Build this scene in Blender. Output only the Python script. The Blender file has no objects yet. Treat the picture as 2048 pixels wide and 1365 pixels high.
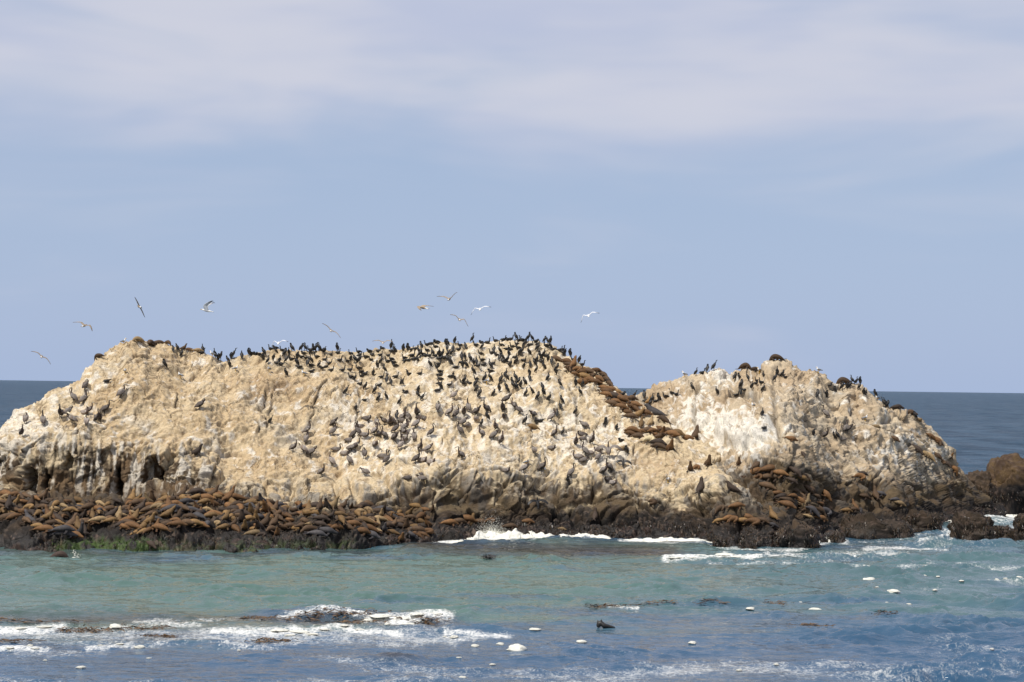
import bpy, bmesh, math, random
import numpy as np
from mathutils import Vector, Matrix
from mathutils.bvhtree import BVHTree

random.seed(7)
RNG = np.random.default_rng(11)
scene = bpy.context.scene
COL = scene.collection
R = math.radians

# ------------------------------------------------------------------ camera
CAM_H = 11.3                    # metres above the water
F = 4200.0                      # focal length in photo pixels (photo is 2048 wide)
CX, CY = 1024.0, 682.5
PITCH = math.atan(90.5 / F)
ROLL = math.atan(26.0 / 2048.0)
fw = np.array([0, math.cos(PITCH), math.sin(PITCH)])
rt0 = np.array([1.0, 0, 0])
up0 = np.array([0, -math.sin(PITCH), math.cos(PITCH)])
rt = rt0 * math.cos(ROLL) + up0 * math.sin(ROLL)
upv = -rt0 * math.sin(ROLL) + up0 * math.cos(ROLL)
cam_data = bpy.data.cameras.new("camera")
cam = bpy.data.objects.new("camera", cam_data)
COL.objects.link(cam)
cam.matrix_world = Matrix(((rt[0], upv[0], -fw[0], 0), (rt[1], upv[1], -fw[1], 0), (rt[2], upv[2], -fw[2], CAM_H), (0, 0, 0, 1)))
cam_data.sensor_width = 36.0
cam_data.sensor_fit = 'HORIZONTAL'
cam_data.lens = 36.0 * F / 2048.0
cam_data.clip_start = 1.0
cam_data.clip_end = 90000.0
scene.camera = cam

# ------------------------------------------------------------------ sky and sun
SUN_ELEV, SUN_AZ = R(57), R(222)       # sun stands behind the camera, to the left (azimuth from +Y, clockwise)
sun_dir = Vector((math.sin(SUN_AZ) * math.cos(SUN_ELEV), math.cos(SUN_AZ) * math.cos(SUN_ELEV), math.sin(SUN_ELEV)))
sd = bpy.data.lights.new("sun", 'SUN')
sd.energy = 4.4
sd.angle = R(1.5)
sd.color = (1.0, 0.95, 0.87)
sun = bpy.data.objects.new("sun", sd)
COL.objects.link(sun)
sun.rotation_euler = (-sun_dir).to_track_quat('-Z', 'Y').to_euler()
sun.location = (-40, -40, 80)

world = bpy.data.worlds.new("World")
scene.world = world
world.use_nodes = True
wt = world.node_tree
wt.nodes.clear()


def nd(t, kind, **kw):
    n = t.nodes.new(kind)
    for k, v in kw.items():
        setattr(n, k, v)
    return n


def mth(t, op, a, b=None, c=None, clamp=False):
    n = t.nodes.new('ShaderNodeMath')
    n.operation = op
    n.use_clamp = clamp
    for i, v in enumerate((a, b, c)):
        if v is None:
            continue
        if isinstance(v, (int, float)):
            n.inputs[i].default_value = v
        else:
            t.links.new(v, n.inputs[i])
    return n.outputs[0]


def mixc(t, fac, a, b, mode='MIX'):
    n = t.nodes.new('ShaderNodeMix')
    n.data_type = 'RGBA'
    n.blend_type = mode
    n.clamp_factor = True
    for v, s in ((fac, n.inputs[0]), (a, n.inputs[6]), (b, n.inputs[7])):
        if isinstance(v, (int, float)):
            s.default_value = v
        elif isinstance(v, tuple):
            s.default_value = v if len(v) == 4 else (*v, 1)
        else:
            t.links.new(v, s)
    return n.outputs[2]


def mapr(t, v, a, b, c=0.0, d=1.0, smooth=True):
    n = t.nodes.new('ShaderNodeMapRange')
    n.interpolation_type = 'SMOOTHSTEP' if smooth else 'LINEAR'
    n.inputs[1].default_value = a
    n.inputs[2].default_value = b
    n.inputs[3].default_value = c
    n.inputs[4].default_value = d
    t.links.new(v, n.inputs[0])
    return n.outputs[0]


def noise_node(t, vec, scale, detail=4.0, rough=0.55, dist=0.0):
    n = t.nodes.new('ShaderNodeTexNoise')
    n.inputs['Scale'].default_value = scale
    n.inputs['Detail'].default_value = detail
    n.inputs['Roughness'].default_value = rough
    n.inputs['Distortion'].default_value = dist
    if vec is not None:
        t.links.new(vec, n.inputs['Vector'])
    return n.outputs[0]


def mapping(t, vec, scale=(1, 1, 1), loc=(0, 0, 0), rot=(0, 0, 0)):
    n = t.nodes.new('ShaderNodeMapping')
    n.inputs['Scale'].default_value = scale
    n.inputs['Location'].default_value = loc
    n.inputs['Rotation'].default_value = rot
    t.links.new(vec, n.inputs['Vector'])
    return n.outputs[0]


sky = nd(wt, 'ShaderNodeTexSky', sky_type='NISHITA', sun_disc=False)
sky.sun_elevation = SUN_ELEV
sky.sun_rotation = SUN_AZ
sky.altitude = 10
sky.air_density = 1.0
sky.dust_density = 1.2
sky.ozone_density = 2.0
wtc = nd(wt, 'ShaderNodeTexCoord')
sep = nd(wt, 'ShaderNodeSeparateXYZ')
wt.links.new(wtc.outputs['Generated'], sep.inputs[0])
elev = sep.outputs[2]
# thin high cloud: soft banks stretched along the horizon, closing up with height
n_big = noise_node(wt, mapping(wt, wtc.outputs['Generated'], (5.0, 5.0, 22.0), (0.3, 0.1, 0.35)), 1.0, 3.5, 0.5, 0.5)
n_fine = noise_node(wt, mapping(wt, wtc.outputs['Generated'], (6.0, 6.0, 30.0), (2.1, 0.4, 0.0)), 1.0, 3.0, 0.5, 0.2)
el_bias = mapr(wt, elev, 0.045, 0.19, -0.27, 0.26)
cl = mth(wt, 'ADD', mth(wt, 'ADD', n_big, el_bias), mth(wt, 'MULTIPLY', mth(wt, 'SUBTRACT', n_fine, 0.5), 0.25))
cmask = mapr(wt, cl, 0.27, 0.80, 0.0, 0.92)
SKY_K = 0.09
skyc = mixc(wt, 1.0, sky.outputs[0], (SKY_K, SKY_K, SKY_K), 'MULTIPLY')
# sea haze veils the lowest few degrees all round
veil = mapr(wt, elev, -0.02, 0.16, 0.88, 0.66)
skyh = mixc(wt, veil, skyc, (0.420, 0.525, 0.755))
clouds = mixc(wt, mapr(wt, n_fine, 0.33, 0.67), (0.515, 0.560, 0.715), (0.630, 0.645, 0.740))
skyf = mixc(wt, cmask, skyh, clouds)
bg = nd(wt, 'ShaderNodeBackground')
bg.inputs['Strength'].default_value = 1.0
wt.links.new(skyf, bg.inputs['Color'])
wo = nd(wt, 'ShaderNodeOutputWorld')
wt.links.new(bg.outputs[0], wo.inputs['Surface'])

vs = scene.view_settings
vs.view_transform = 'Standard'
vs.look = 'None'
vs.exposure = 0.0
vs.gamma = 1.0
vs.use_curve_mapping = False


# ------------------------------------------------------------------ photo pixels <-> place
def ray(px, py):
    px = np.asarray(px, float)[..., None]
    py = np.asarray(py, float)[..., None]
    return fw + rt * ((px - CX) / F) + upv * ((CY - py) / F)


def at_depth(px, py, d):
    r = ray(px, py)
    p = r * (np.asarray(d, float)[..., None] / r[..., 1:2])
    p[..., 2] += CAM_H
    return p


def water_depth(px, py):
    r = ray(px, py)
    return -CAM_H / r[..., 2] * r[..., 1]


def on_water(px, py, z=0.0):
    r = ray(px, py)
    t = (z - CAM_H) / r[..., 2]
    p = r * t[..., None]
    p[..., 2] += CAM_H
    return p


def project(P):
    q = np.asarray(P, float) - np.array([0, 0, CAM_H])
    w = q @ fw
    return CX + F * (q @ rt) / w, CY - F * (q @ upv) / w


# ------------------------------------------------------------------ numpy noise
G16 = np.array([[1, 1, 0], [-1, 1, 0], [1, -1, 0], [-1, -1, 0], [1, 0, 1], [-1, 0, 1], [1, 0, -1], [-1, 0, -1],
                [0, 1, 1], [0, -1, 1], [0, 1, -1], [0, -1, -1], [1, 1, 0], [-1, 1, 0], [0, -1, 1], [0, -1, -1]], np.float32)


def hsh(ix, iy, iz, seed=0):
    h = (ix.astype(np.uint32) * np.uint32(374761393)) ^ (iy.astype(np.uint32) * np.uint32(668265263)) ^ (iz.astype(np.uint32) * np.uint32(2147483647 - 94)) ^ np.uint32((seed * 974711 + 12345) & 0xffffffff)
    h = (h ^ (h >> np.uint32(13))) * np.uint32(1274126177)
    h = (h ^ (h >> np.uint32(16))) * np.uint32(2246822519)
    return h ^ (h >> np.uint32(15))


def pnoise(P, seed=0):
    P = P.astype(np.float32)
    i = np.floor(P)
    f = P - i
    i = i.astype(np.int64)
    u = f * f * f * (f * (f * 6 - 15) + 10)
    out = 0
    for dx in (0, 1):
        wx = u[:, 0] if dx else 1 - u[:, 0]
        for dy in (0, 1):
            wy = u[:, 1] if dy else 1 - u[:, 1]
            for dz in (0, 1):
                wz = u[:, 2] if dz else 1 - u[:, 2]
                g = G16[hsh(i[:, 0] + dx, i[:, 1] + dy, i[:, 2] + dz, seed) & np.uint32(15)]
                out = out + wx * wy * wz * (g[:, 0] * (f[:, 0] - dx) + g[:, 1] * (f[:, 1] - dy) + g[:, 2] * (f[:, 2] - dz))
    return out


def fbm(P, oct=4, seed=0, gain=0.5, ridged=False):
    a, s, out = 1.0, 1.0, 0
    for o in range(oct):
        n = pnoise(P * s, seed + o * 17)
        if ridged:
            n = 0.6 - 1.6 * np.abs(n)
        out = out + a * n
        a *= gain
        s *= 2.03
    return out


def worley(P, seed=0):
    """distance to nearest and second nearest cell point, cell hash, offset from the nearest point"""
    P = P.astype(np.float32)
    i = np.floor(P).astype(np.int64)
    n = len(P)
    f1 = np.full(n, 9.0, np.float32)
    f2 = np.full(n, 9.0, np.float32)
    hid = np.zeros(n, np.uint32)
    off = np.zeros((n, 3), np.float32)
    for dx in (-1, 0, 1):
        for dy in (-1, 0, 1):
            for dz in (-1, 0, 1):
                c = i + np.array([dx, dy, dz])
                h = hsh(c[:, 0], c[:, 1], c[:, 2], seed)
                q = np.stack([(h & np.uint32(1023)) / 1023.0, ((h >> np.uint32(10)) & np.uint32(1023)) / 1023.0, ((h >> np.uint32(20)) & np.uint32(1023)) / 1023.0], 1).astype(np.float32)
                v = P - (c + q)
                d = np.einsum('ij,ij->i', v, v)
                m = d < f1
                f2 = np.where(m, f1, np.minimum(f2, d))
                f1 = np.where(m, d, f1)
                hid = np.where(m, h, hid)
                off[m] = v[m]
    return np.sqrt(f1), np.sqrt(f2), hid, off


def facets(P, seed=0):
    """angular broken faces: every cell is a tilted plane; also returns closeness to a joint"""
    f1, f2, h, o = worley(P, seed)
    h2 = hsh(h.astype(np.int64), h.astype(np.int64) * 3, h.astype(np.int64) * 7, seed + 5)
    g = np.stack([(h2 & np.uint32(255)) / 127.5 - 1, ((h2 >> np.uint32(8)) & np.uint32(255)) / 127.5 - 1, ((h2 >> np.uint32(16)) & np.uint32(255)) / 127.5 - 1], 1)
    lvl = ((h2 >> np.uint32(24)) & np.uint32(255)) / 255.0 - 0.5
    return np.einsum('ij,ij->i', o, g) * 0.9 + lvl * 0.7, f2 - f1, lvl


def sst(x, a, b):
    t = np.clip((x - a) / (b - a), 0, 1)
    return t * t * (3 - 2 * t)


def seg_dist(px, py, line, ky=1.0):
    d = np.full(px.shape, 1e9)
    for (x0, y0), (x1, y1) in zip(line[:-1], line[1:]):
        vx, vy = x1 - x0, (y1 - y0) * ky
        L = vx * vx + vy * vy + 1e-9
        t = np.clip(((px - x0) * vx + (py - y0) * ky * vy) / L, 0, 1)
        d = np.minimum(d, np.hypot(px - x0 - t * vx, (py - y0) * ky - t * vy))
    return d


def box_blur(A, n, axis):
    if n < 1:
        return A
    pad = [(0, 0)] * A.ndim
    pad[axis] = (n, n)
    B = np.cumsum(np.pad(A, pad, mode='edge'), axis=axis)
    z = np.zeros_like(np.take(B, [0], axis))
    B = np.concatenate([z, B], axis)
    w = 2 * n + 1
    idx = np.arange(A.shape[axis])
    return (np.take(B, idx + w, axis) - np.take(B, idx, axis)) / w


def mixv(a, b, t):
    return a + (b - a) * t[..., None]


# ------------------------------------------------------------------ mesh helpers
def grid_mesh(name, P, attrs=None, colors=None):
    """P: rows x cols x 3"""
    nr, nc = P.shape[:2]
    me = bpy.data.meshes.new(name)
    idx = np.arange(nr * nc).reshape(nr, nc)
    q = np.stack([idx[:-1, :-1], idx[:-1, 1:], idx[1:, 1:], idx[1:, :-1]], -1).reshape(-1, 4)
    me.vertices.add(nr * nc)
    me.vertices.foreach_set('co', P.reshape(-1).astype(np.float32))
    me.loops.add(q.size)
    me.loops.foreach_set('vertex_index', q.reshape(-1).astype(np.int32))
    me.polygons.add(len(q))
    me.polygons.foreach_set('loop_start', np.arange(0, q.size, 4, dtype=np.int32))
    me.update(calc_edges=True)
    me.polygons.foreach_set('use_smooth', np.ones(len(q), bool))
    for k, v in (attrs or {}).items():
        a = me.attributes.new(k, 'FLOAT', 'POINT')
        a.data.foreach_set('value', v.reshape(-1).astype(np.float32))
    for k, v in (colors or {}).items():
        a = me.attributes.new(k, 'FLOAT_COLOR', 'POINT')
        c = np.concatenate([v.reshape(-1, 3), np.ones((v.size // 3, 1))], 1)
        a.data.foreach_set('color', c.reshape(-1).astype(np.float32))
    return me, q


def link(name, me, mat=None, label=None, cat=None, group=None, kind=None, parent=None):
    o = bpy.data.objects.new(name, me)
    COL.objects.link(o)
    if mat is not None and me is not None and not me.materials:
        me.materials.append(mat)
    if label:
        o['label'] = label
    if cat:
        o['category'] = cat
    if group:
        o['group'] = group
    if kind:
        o['kind'] = kind
    if parent:
        o.parent = parent
    return o


def new_mat(name):
    m = bpy.data.materials.new(name)
    m.use_nodes = True
    t = m.node_tree
    b = t.nodes['Principled BSDF']
    return m, t, b


# ------------------------------------------------------------------ materials
def rock_material():
    m, t, b = new_mat("weathered_rock")
    at = nd(t, 'ShaderNodeAttribute', attribute_name='rock_col')
    wet = nd(t, 'ShaderNodeAttribute', attribute_name='wet')
    tc = nd(t, 'ShaderNodeTexCoord')
    o = tc.outputs['Object']
    n1 = noise_node(t, o, 3.5, 6, 0.65)
    n2 = noise_node(t, o, 14.0, 4, 0.6)
    f = mth(t, 'ADD', mapr(t, n1, 0.25, 0.75, 0.80, 1.14), mapr(t, n2, 0.3, 0.7, -0.12, 0.12))
    g = nd(t, 'ShaderNodeCombineColor')
    for i in range(3):
        t.links.new(f, g.inputs[i])
    c = mixc(t, 1.0, at.outputs['Color'], g.outputs[0], 'MULTIPLY')
    t.links.new(c, b.inputs['Base Color'])
    t.links.new(mapr(t, wet.outputs['Fac'], 0, 1, 0.95, 0.42), b.inputs['Roughness'])
    b.inputs['Specular IOR Level'].default_value = 0.3
    ds = nd(t, 'ShaderNodeVectorMath', operation='MULTIPLY_ADD')
    nv = nd(t, 'ShaderNodeTexNoise')
    nv.inputs['Scale'].default_value = 0.8
    nv.inputs['Detail'].default_value = 4
    t.links.new(o, nv.inputs['Vector'])
    t.links.new(nv.outputs['Color'], ds.inputs[0])
    ds.inputs[1].default_value = (1.6, 1.6, 1.6)
    t.links.new(o, ds.inputs[2])
    vo = nd(t, 'ShaderNodeTexVoronoi', feature='DISTANCE_TO_EDGE')
    vo.inputs['Scale'].default_value = 0.75
    t.links.new(mapping(t, ds.outputs[0], (1.0, 1.0, 0.7), rot=(0.3, 0.5, 0.2)), vo.inputs['Vector'])
    gate = mapr(t, noise_node(t, o, 0.35, 2, 0.5), 0.46, 0.58)
    crack = mth(t, 'MULTIPLY', mth(t, 'SUBTRACT', 1.0, mapr(t, vo.outputs['Distance'], 0.0, 0.035)), gate)
    c = mixc(t, mth(t, 'MULTIPLY', crack, 0.45), c, mixc(t, 1.0, c, (0.42, 0.33, 0.24), 'MULTIPLY'))
    t.links.new(c, b.inputs['Base Color'])
    h = mth(t, 'ADD', mth(t, 'MULTIPLY', n1, 0.7), mth(t, 'MULTIPLY', n2, 0.5))
    h = mth(t, 'SUBTRACT', h, mth(t, 'MULTIPLY', crack, 0.9))
    bp = nd(t, 'ShaderNodeBump')
    bp.inputs['Strength'].default_value = 0.7
    bp.inputs['Distance'].default_value = 0.11
    t.links.new(h, bp.inputs['Height'])
    t.links.new(bp.outputs[0], b.inputs['Normal'])
    return m


def animal_material(name, rough=0.6, sheen=0.0):
    m, t, b = new_mat(name)
    at = nd(t, 'ShaderNodeAttribute', attribute_name='coat')
    oi = nd(t, 'ShaderNodeObjectInfo')
    tc = nd(t, 'ShaderNodeTexCoord')
    n = noise_node(t, tc.outputs['Object'], 7.0, 4, 0.6)
    c = mixc(t, 1.0, at.outputs['Color'], oi.outputs['Color'], 'MULTIPLY')
    f = mapr(t, n, 0.3, 0.7, 0.75, 1.2)
    g = nd(t, 'ShaderNodeCombineColor')
    for i in range(3):
        t.links.new(f, g.inputs[i])
    c = mixc(t, 1.0, c, g.outputs[0], 'MULTIPLY')
    t.links.new(c, b.inputs['Base Color'])
    b.inputs['Roughness'].default_value = rough
    b.inputs['Specular IOR Level'].default_value = 0.35
    return m


def foam_material():
    m, t, b = new_mat("sea_foam")
    tc = nd(t, 'ShaderNodeTexCoord')
    n = noise_node(t, tc.outputs['Object'], 6.0, 5, 0.6)
    t.links.new(mixc(t, mapr(t, n, 0.3, 0.7), (0.62, 0.60, 0.50), (0.80, 0.79, 0.72)), b.inputs['Base Color'])
    b.inputs['Roughness'].default_value = 0.9
    b.inputs['Specular IOR Level'].default_value = 0.2
    bp = nd(t, 'ShaderNodeBump')
    bp.inputs['Distance'].default_value = 0.06
    t.links.new(n, bp.inputs['Height'])
    t.links.new(bp.outputs[0], b.inputs['Normal'])
    return m


def plant_material(name, rough=0.5):
    m, t, b = new_mat(name)
    at = nd(t, 'ShaderNodeAttribute', attribute_name='coat')
    tc = nd(t, 'ShaderNodeTexCoord')
    n = noise_node(t, tc.outputs['Object'], 9.0, 3, 0.6)
    f = mapr(t, n, 0.3, 0.7, 0.7, 1.3)
    g = nd(t, 'ShaderNodeCombineColor')
    for i in range(3):
        t.links.new(f, g.inputs[i])
    t.links.new(mixc(t, 1.0, at.outputs['Color'], g.outputs[0], 'MULTIPLY'), b.inputs['Base Color'])
    b.inputs['Roughness'].default_value = rough
    return m


def sea_material():
    m, t, b = new_mat("sea_water")
    out = t.nodes['Material Output']
    foam = nd(t, 'ShaderNodeAttribute', attribute_name='foam').outputs['Fac']
    film = nd(t, 'ShaderNodeAttribute', attribute_name='film').outputs['Fac']
    shal = nd(t, 'ShaderNodeAttribute', attribute_name='shallow').outputs['Fac']
    weed = nd(t, 'ShaderNodeAttribute', attribute_name='weed').outputs['Fac']
    far = nd(t, 'ShaderNodeAttribute', attribute_name='far').outputs['Fac']
    tc = nd(t, 'ShaderNodeTexCoord')
    o = tc.outputs['Object']
    n_col = noise_node(t, mapping(t, o, (0.03, 0.05, 1)), 1.0, 4, 0.6)
    deep = mixc(t, mapr(t, n_col, 0.3, 0.7), (0.024, 0.066, 0.125), (0.034, 0.085, 0.150))
    n_sw = noise_node(t, mapping(t, o, (0.11, 0.032, 1)), 1.0, 5, 0.7, 0.5)
    deep = mixc(t, far, deep, mixc(t, mapr(t, n_sw, 0.36, 0.66), (0.010, 0.036, 0.068), (0.034, 0.080, 0.130)))
    teal = mixc(t, mapr(t, n_col, 0.3, 0.7), (0.066, 0.122, 0.102), (0.080, 0.140, 0.124))
    c = mixc(t, shal, deep, teal)
    c = mixc(t, weed, c, (0.030, 0.024, 0.020))
    t.links.new(c, b.inputs['Base Color'])
    t.links.new(mapr(t, far, 0, 1, 0.08, 0.30), b.inputs['Roughness'])
    b.inputs['IOR'].default_value = 1.33
    n_fa = noise_node(t, mapping(t, o, (0.075, 0.014, 1)), 1.0, 4, 0.65, 0.3)
    n_fb = noise_node(t, mapping(t, o, (0.13, 0.06, 1)), 1.0, 4, 0.65, 0.3)
    n_far = mth(t, 'ADD', mth(t, 'MULTIPLY', n_fa, 0.55), mth(t, 'MULTIPLY', n_fb, 0.45))
    n_far2 = noise_node(t, mapping(t, o, (0.012, 0.006, 1)), 1.0, 3, 0.5)
    spf = mth(t, 'ADD', mapr(t, n_far, 0.38, 0.66, 0.0, 0.16), mapr(t, n_far2, 0.3, 0.7, 0.0, 0.03))
    spn = mth(t, 'ADD', mth(t, 'MULTIPLY', spf, far), mth(t, 'MULTIPLY', 0.5, mth(t, 'SUBTRACT', 1.0, far)))
    t.links.new(spn, b.inputs['Specular IOR Level'])
    # ripples: short ones near, long ones far out
    w1 = noise_node(t, mapping(t, o, (0.55, 1.3, 1), rot=(0, 0, 0.12)), 1.0, 4, 0.6, 0.6)
    w2 = noise_node(t, mapping(t, o, (2.2, 4.0, 1), rot=(0, 0, -0.15)), 1.0, 3, 0.6, 0.3)
    w3 = noise_node(t, mapping(t, o, (0.045, 0.085, 1), rot=(0, 0, 0.1)), 1.0, 6, 0.62, 0.4)
    near_h = mth(t, 'ADD', mth(t, 'MULTIPLY', w1, 0.13), mth(t, 'MULTIPLY', w2, 0.035))
    far_h = mth(t, 'ADD', mth(t, 'MULTIPLY', w3, 9.0), mth(t, 'MULTIPLY', w1, 1.1))
    hh = mth(t, 'ADD', mth(t, 'MULTIPLY', near_h, mth(t, 'SUBTRACT', 1.0, far)), mth(t, 'MULTIPLY', far_h, far))
    bp = nd(t, 'ShaderNodeBump')
    bp.inputs['Strength'].default_value = 1.0
    bp.inputs['Distance'].default_value = 1.0
    t.links.new(hh, bp.inputs['Height'])
    t.links.new(bp.outputs[0], b.inputs['Normal'])
    # foam
    fb = nd(t, 'ShaderNodeBsdfPrincipled')
    fn = noise_node(t, mapping(t, o, (0.9, 0.55, 1)), 1.0, 7, 0.68, 0.8)
    fn2 = noise_node(t, mapping(t, o, (5.0, 3.0, 1)), 1.0, 4, 0.7, 0.4)
    t.links.new(mixc(t, fn2, (0.66, 0.66, 0.62), (0.86, 0.85, 0.80)), fb.inputs['Base Color'])
    fb.inputs['Roughness'].default_value = 0.85
    fb.inputs['Specular IOR Level'].default_value = 0.2
    fn3 = noise_node(t, mapping(t, o, (14.0, 8.0, 1)), 1.0, 3, 0.7)
    brk = mth(t, 'ADD', mth(t, 'MULTIPLY', mth(t, 'SUBTRACT', fn, 0.5), 1.1), mth(t, 'MULTIPLY', mth(t, 'SUBTRACT', fn2, 0.5), 1.3))
    brk = mth(t, 'ADD', brk, mth(t, 'MULTIPLY', mth(t, 'SUBTRACT', fn3, 0.5), 0.9))
    f1 = mapr(t, mth(t, 'ADD', foam, brk), 0.46, 1.20, 0.0, 0.95)
    # thin film: specks and lace
    f2 = mapr(t, mth(t, 'ADD', mth(t, 'MULTIPLY', film, 0.60), mth(t, 'MULTIPLY', brk, 0.62)), 0.27, 0.72, 0.0, 0.62)
    # whitecaps far out
    wc = noise_node(t, mapping(t, o, (0.14, 0.30, 1)), 1.0, 3, 0.6)
    f3 = mth(t, 'MULTIPLY', mapr(t, wc, 0.735, 0.76), far)
    ff = mth(t, 'MAXIMUM', mth(t, 'MULTIPLY', f1, mapr(t, foam, 0.02, 0.12)), mth(t, 'MULTIPLY', f2, mapr(t, film, 0.02, 0.2)))
    ff = mth(t, 'MAXIMUM', ff, f3)
    mx = nd(t, 'ShaderNodeMixShader')
    t.links.new(ff, mx.inputs[0])
    t.links.new(b.outputs[0], mx.inputs[1])
    t.links.new(fb.outputs[0], mx.inputs[2])
    t.links.new(mx.outputs[0], out.inputs['Surface'])
    return m


M_ROCK = rock_material()
M_FUR = animal_material("sea_lion_fur", 0.75)
M_BLACK = animal_material("cormorant_plumage", 0.5)
M_PLUME = animal_material("pelican_plumage", 0.75)
M_GULL = animal_material("gull_plumage", 0.8)
M_FOAM = foam_material()
M_WEED = plant_material("seaweed", 0.45)
M_SEA = sea_material()

# ------------------------------------------------------------------ the rock island
ip = np.interp


def tab(s):
    a = np.array([float(v) for v in s.replace(',', ' ').split()]).reshape(-1, 2)
    return a[:, 0], a[:, 1]


CREST_A = tab("""-300 1092 -240 1010 -160 930 -80 897 -30 880 0 866 10 857 20 842 41 832 45 818 56 816 72 807 88 803 96 795 107 783 115 777 131 775 152 765
164 760 168 748 174 736 185 731 191 716 205 711 217 701 226 695 246 686 267 680 287 682 303 689 328 687 345 693 369 699 390 701 406 705 420 711
435 719 451 725 461 719 482 711 507 709 531 702 552 698 585 701 626 702 667 702 703 704 728 706 744 700 753 697 779 699 800 700 841 691 861 686 886 684
915 687 931 688 940 685 960 686 1005 681 1042 681 1073 683 1087 687 1104 690 1114 699 1128 709 1149 722 1167 732 1190 739 1204 752 1220 767 1231 778
1251 792 1272 806 1292 821 1333 846 1348 860 1364 868 1385 880 1405 886 1421 897 1434 911 1441 932 1462 962 1500 1003 1540 1045 1575 1082 1620 1094""")
WL_A = tab("""-300 1094 0 1099 50 1106 110 1106 250 1104 400 1104 560 1103 700 1099 800 1095 870 1091 940 1086 1000 1086 1100 1081 1200 1083 1300 1084 1400 1089 1440 1095 1500 1098 1560 1096 1620 1096""")
PY2_A = tab("-300 1040 -100 990 0 986 100 999 200 999 300 990 380 972 450 985 560 1003 700 1008 800 1018 870 1040 950 1050 1100 1046 1250 1046 1400 1048 1500 1055 1620 1094")
DD2_A = tab("-300 3 -100 13 0 14.5 300 14 450 12.5 560 11.5 700 10 800 8 870 5 950 4 1100 3.2 1400 3.2 1560 2.5 1620 1")
PY3_A = tab("-300 1000 -100 905 0 888 60 880 150 886 250 892 330 902 400 910 450 935 560 955 700 958 800 945 870 937 1000 946 1100 958 1200 955 1300 962 1400 965 1450 975 1500 1025 1620 1094")
DD3_A = tab("-300 1 0 1.2 300 1.2 400 1.6 450 2.4 560 2.8 800 3 870 3 1000 3 1400 3.6 1620 1")
D5_A = tab("-300 146 -200 152 0 158 100 160 200 164 270 166 400 168.5 460 168.5 600 172 800 176 1000 178 1100 176 1150 174 1250 170.5 1350 167.5 1420 165 1500 161 1560 157 1620 153")
F4_A = tab("-300 .5 0 .5 300 .47 450 .45 700 .5 1000 .45 1200 .5 1400 .5 1620 .5")

CREST_B = tab("""1225 850 1240 822 1262 806 1272 796 1282 787 1298 783 1309 772 1323 765 1352 760 1374 751 1401 747 1425 741 1436 736 1446 739 1452 746 1465 747 1475 741 1491 735
1508 739 1526 739 1532 729 1540 721 1557 718 1573 720 1583 729 1602 743 1622 740 1642 744 1655 758 1668 769 1688 765 1723 769 1732 780 1745 789 1760 804
1780 815 1804 818 1826 829 1844 844 1862 857 1870 872 1881 888 1899 901 1903 919 1912 934 1925 949 1932 962 1952 980 1974 1002 1992 1020 2003 1034""")
WL_B = tab("1225 1078 1380 1084 1500 1092 1600 1092 1640 1080 1700 1076 1800 1073 1870 1058 1930 1049 1960 1042 2003 1036")
PY2_B = tab("1225 1040 1380 1050 1500 1046 1600 1036 1700 1031 1800 1026 1900 1020 1950 1018 1980 1024 2003 1035.5")
DD2_B = tab("1225 4 1500 4 1700 4 1850 4 1950 2.5 2003 .6")
PY3_B = tab("1225 960 1380 960 1450 950 1500 935 1580 902 1640 930 1700 950 1800 958 1880 965 1925 972 1960 1000 2003 1035")
DD3_B = tab("1225 4 1500 4 1800 4 1900 3 2003 .4")
D5_B = tab("1225 180 1300 179 1450 177 1560 177 1700 180 1800 182 1870 186 1930 189 2003 196")
F4_B = tab("1225 .5 2003 .5")


def build_rock(tabs, px0, px1, step, rows, seed):
    crest, wl, py2, dd2, py3, dd3, d5, f4 = tabs
    px = np.arange(px0, px1 + 0.1, step)
    n = len(px)
    wlp = box_blur(ip(px, *wl), 6, 0)
    d0 = box_blur(water_depth(px, wlp), 12, 0)
    D2 = d0 + ip(px, *dd2)
    D3 = D2 + ip(px, *dd3)
    p5 = ip(px, *crest)
    D5 = np.maximum(box_blur(ip(px, *d5), 8, 0), D3 + 0.8)
    p3 = np.maximum(box_blur(ip(px, *py3), 6, 0), p5 + 2)
    p2 = np.maximum(box_blur(ip(px, *py2), 6, 0), p3 + 1)
    k4 = ip(px, *f4)
    p4 = p3 + (p5 - p3) * 0.55
    D4 = D3 + (D5 - D3) * k4
    N2 = at_depth(px, p2, D2)
    W = at_depth(px, wlp, d0)
    W[:, 2] = 0
    lip = W + (N2 - W) * 0.13
    lip[:, 2] = np.clip(N2[:, 2] * 0.42, 0.05, 1.3)
    low = W.copy()
    low[:, 1] -= 1.6
    low[:, 2] = -1.8
    N3 = at_depth(px, p3, D3)
    N4 = at_depth(px, p4, D4)
    N5 = at_depth(px, p5, D5)
    dirv = N5[:, :2] / np.linalg.norm(N5[:, :2], axis=1, keepdims=True)

    def back(dist, zf):
        b = N5.copy()
        b[:, :2] += dirv * dist
        b[:, 2] = np.where(zf < 0, -2.0, N5[:, 2] * zf)
        return b
    nodes = [low, W, lip, N2, N3, N4, N5, back(4, .93), back(11, .55), back(17, -1)]
    segrows = rows
    Rws = []
    for k, r in enumerate(segrows):
        tt = np.arange(r) / r
        a, b = nodes[k], nodes[k + 1]
        Rws.append(a[None] + (b - a)[None] * tt[:, None, None])
    Rws.append(nodes[-1][None])
    P = np.concatenate(Rws, 0)
    cr = sum(segrows[:6])
    # keep the crest sharp while easing the other breaks of slope
    S = P.copy()
    for _ in range(3):
        S = box_blur(S, 7, 0)
    wgt = np.clip(np.abs(np.arange(len(P)) - cr) / 22.0, 0, 1)[:, None, None] * 0.999
    P = P * (1 - wgt) + S * wgt
    return px, P, cr


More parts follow.
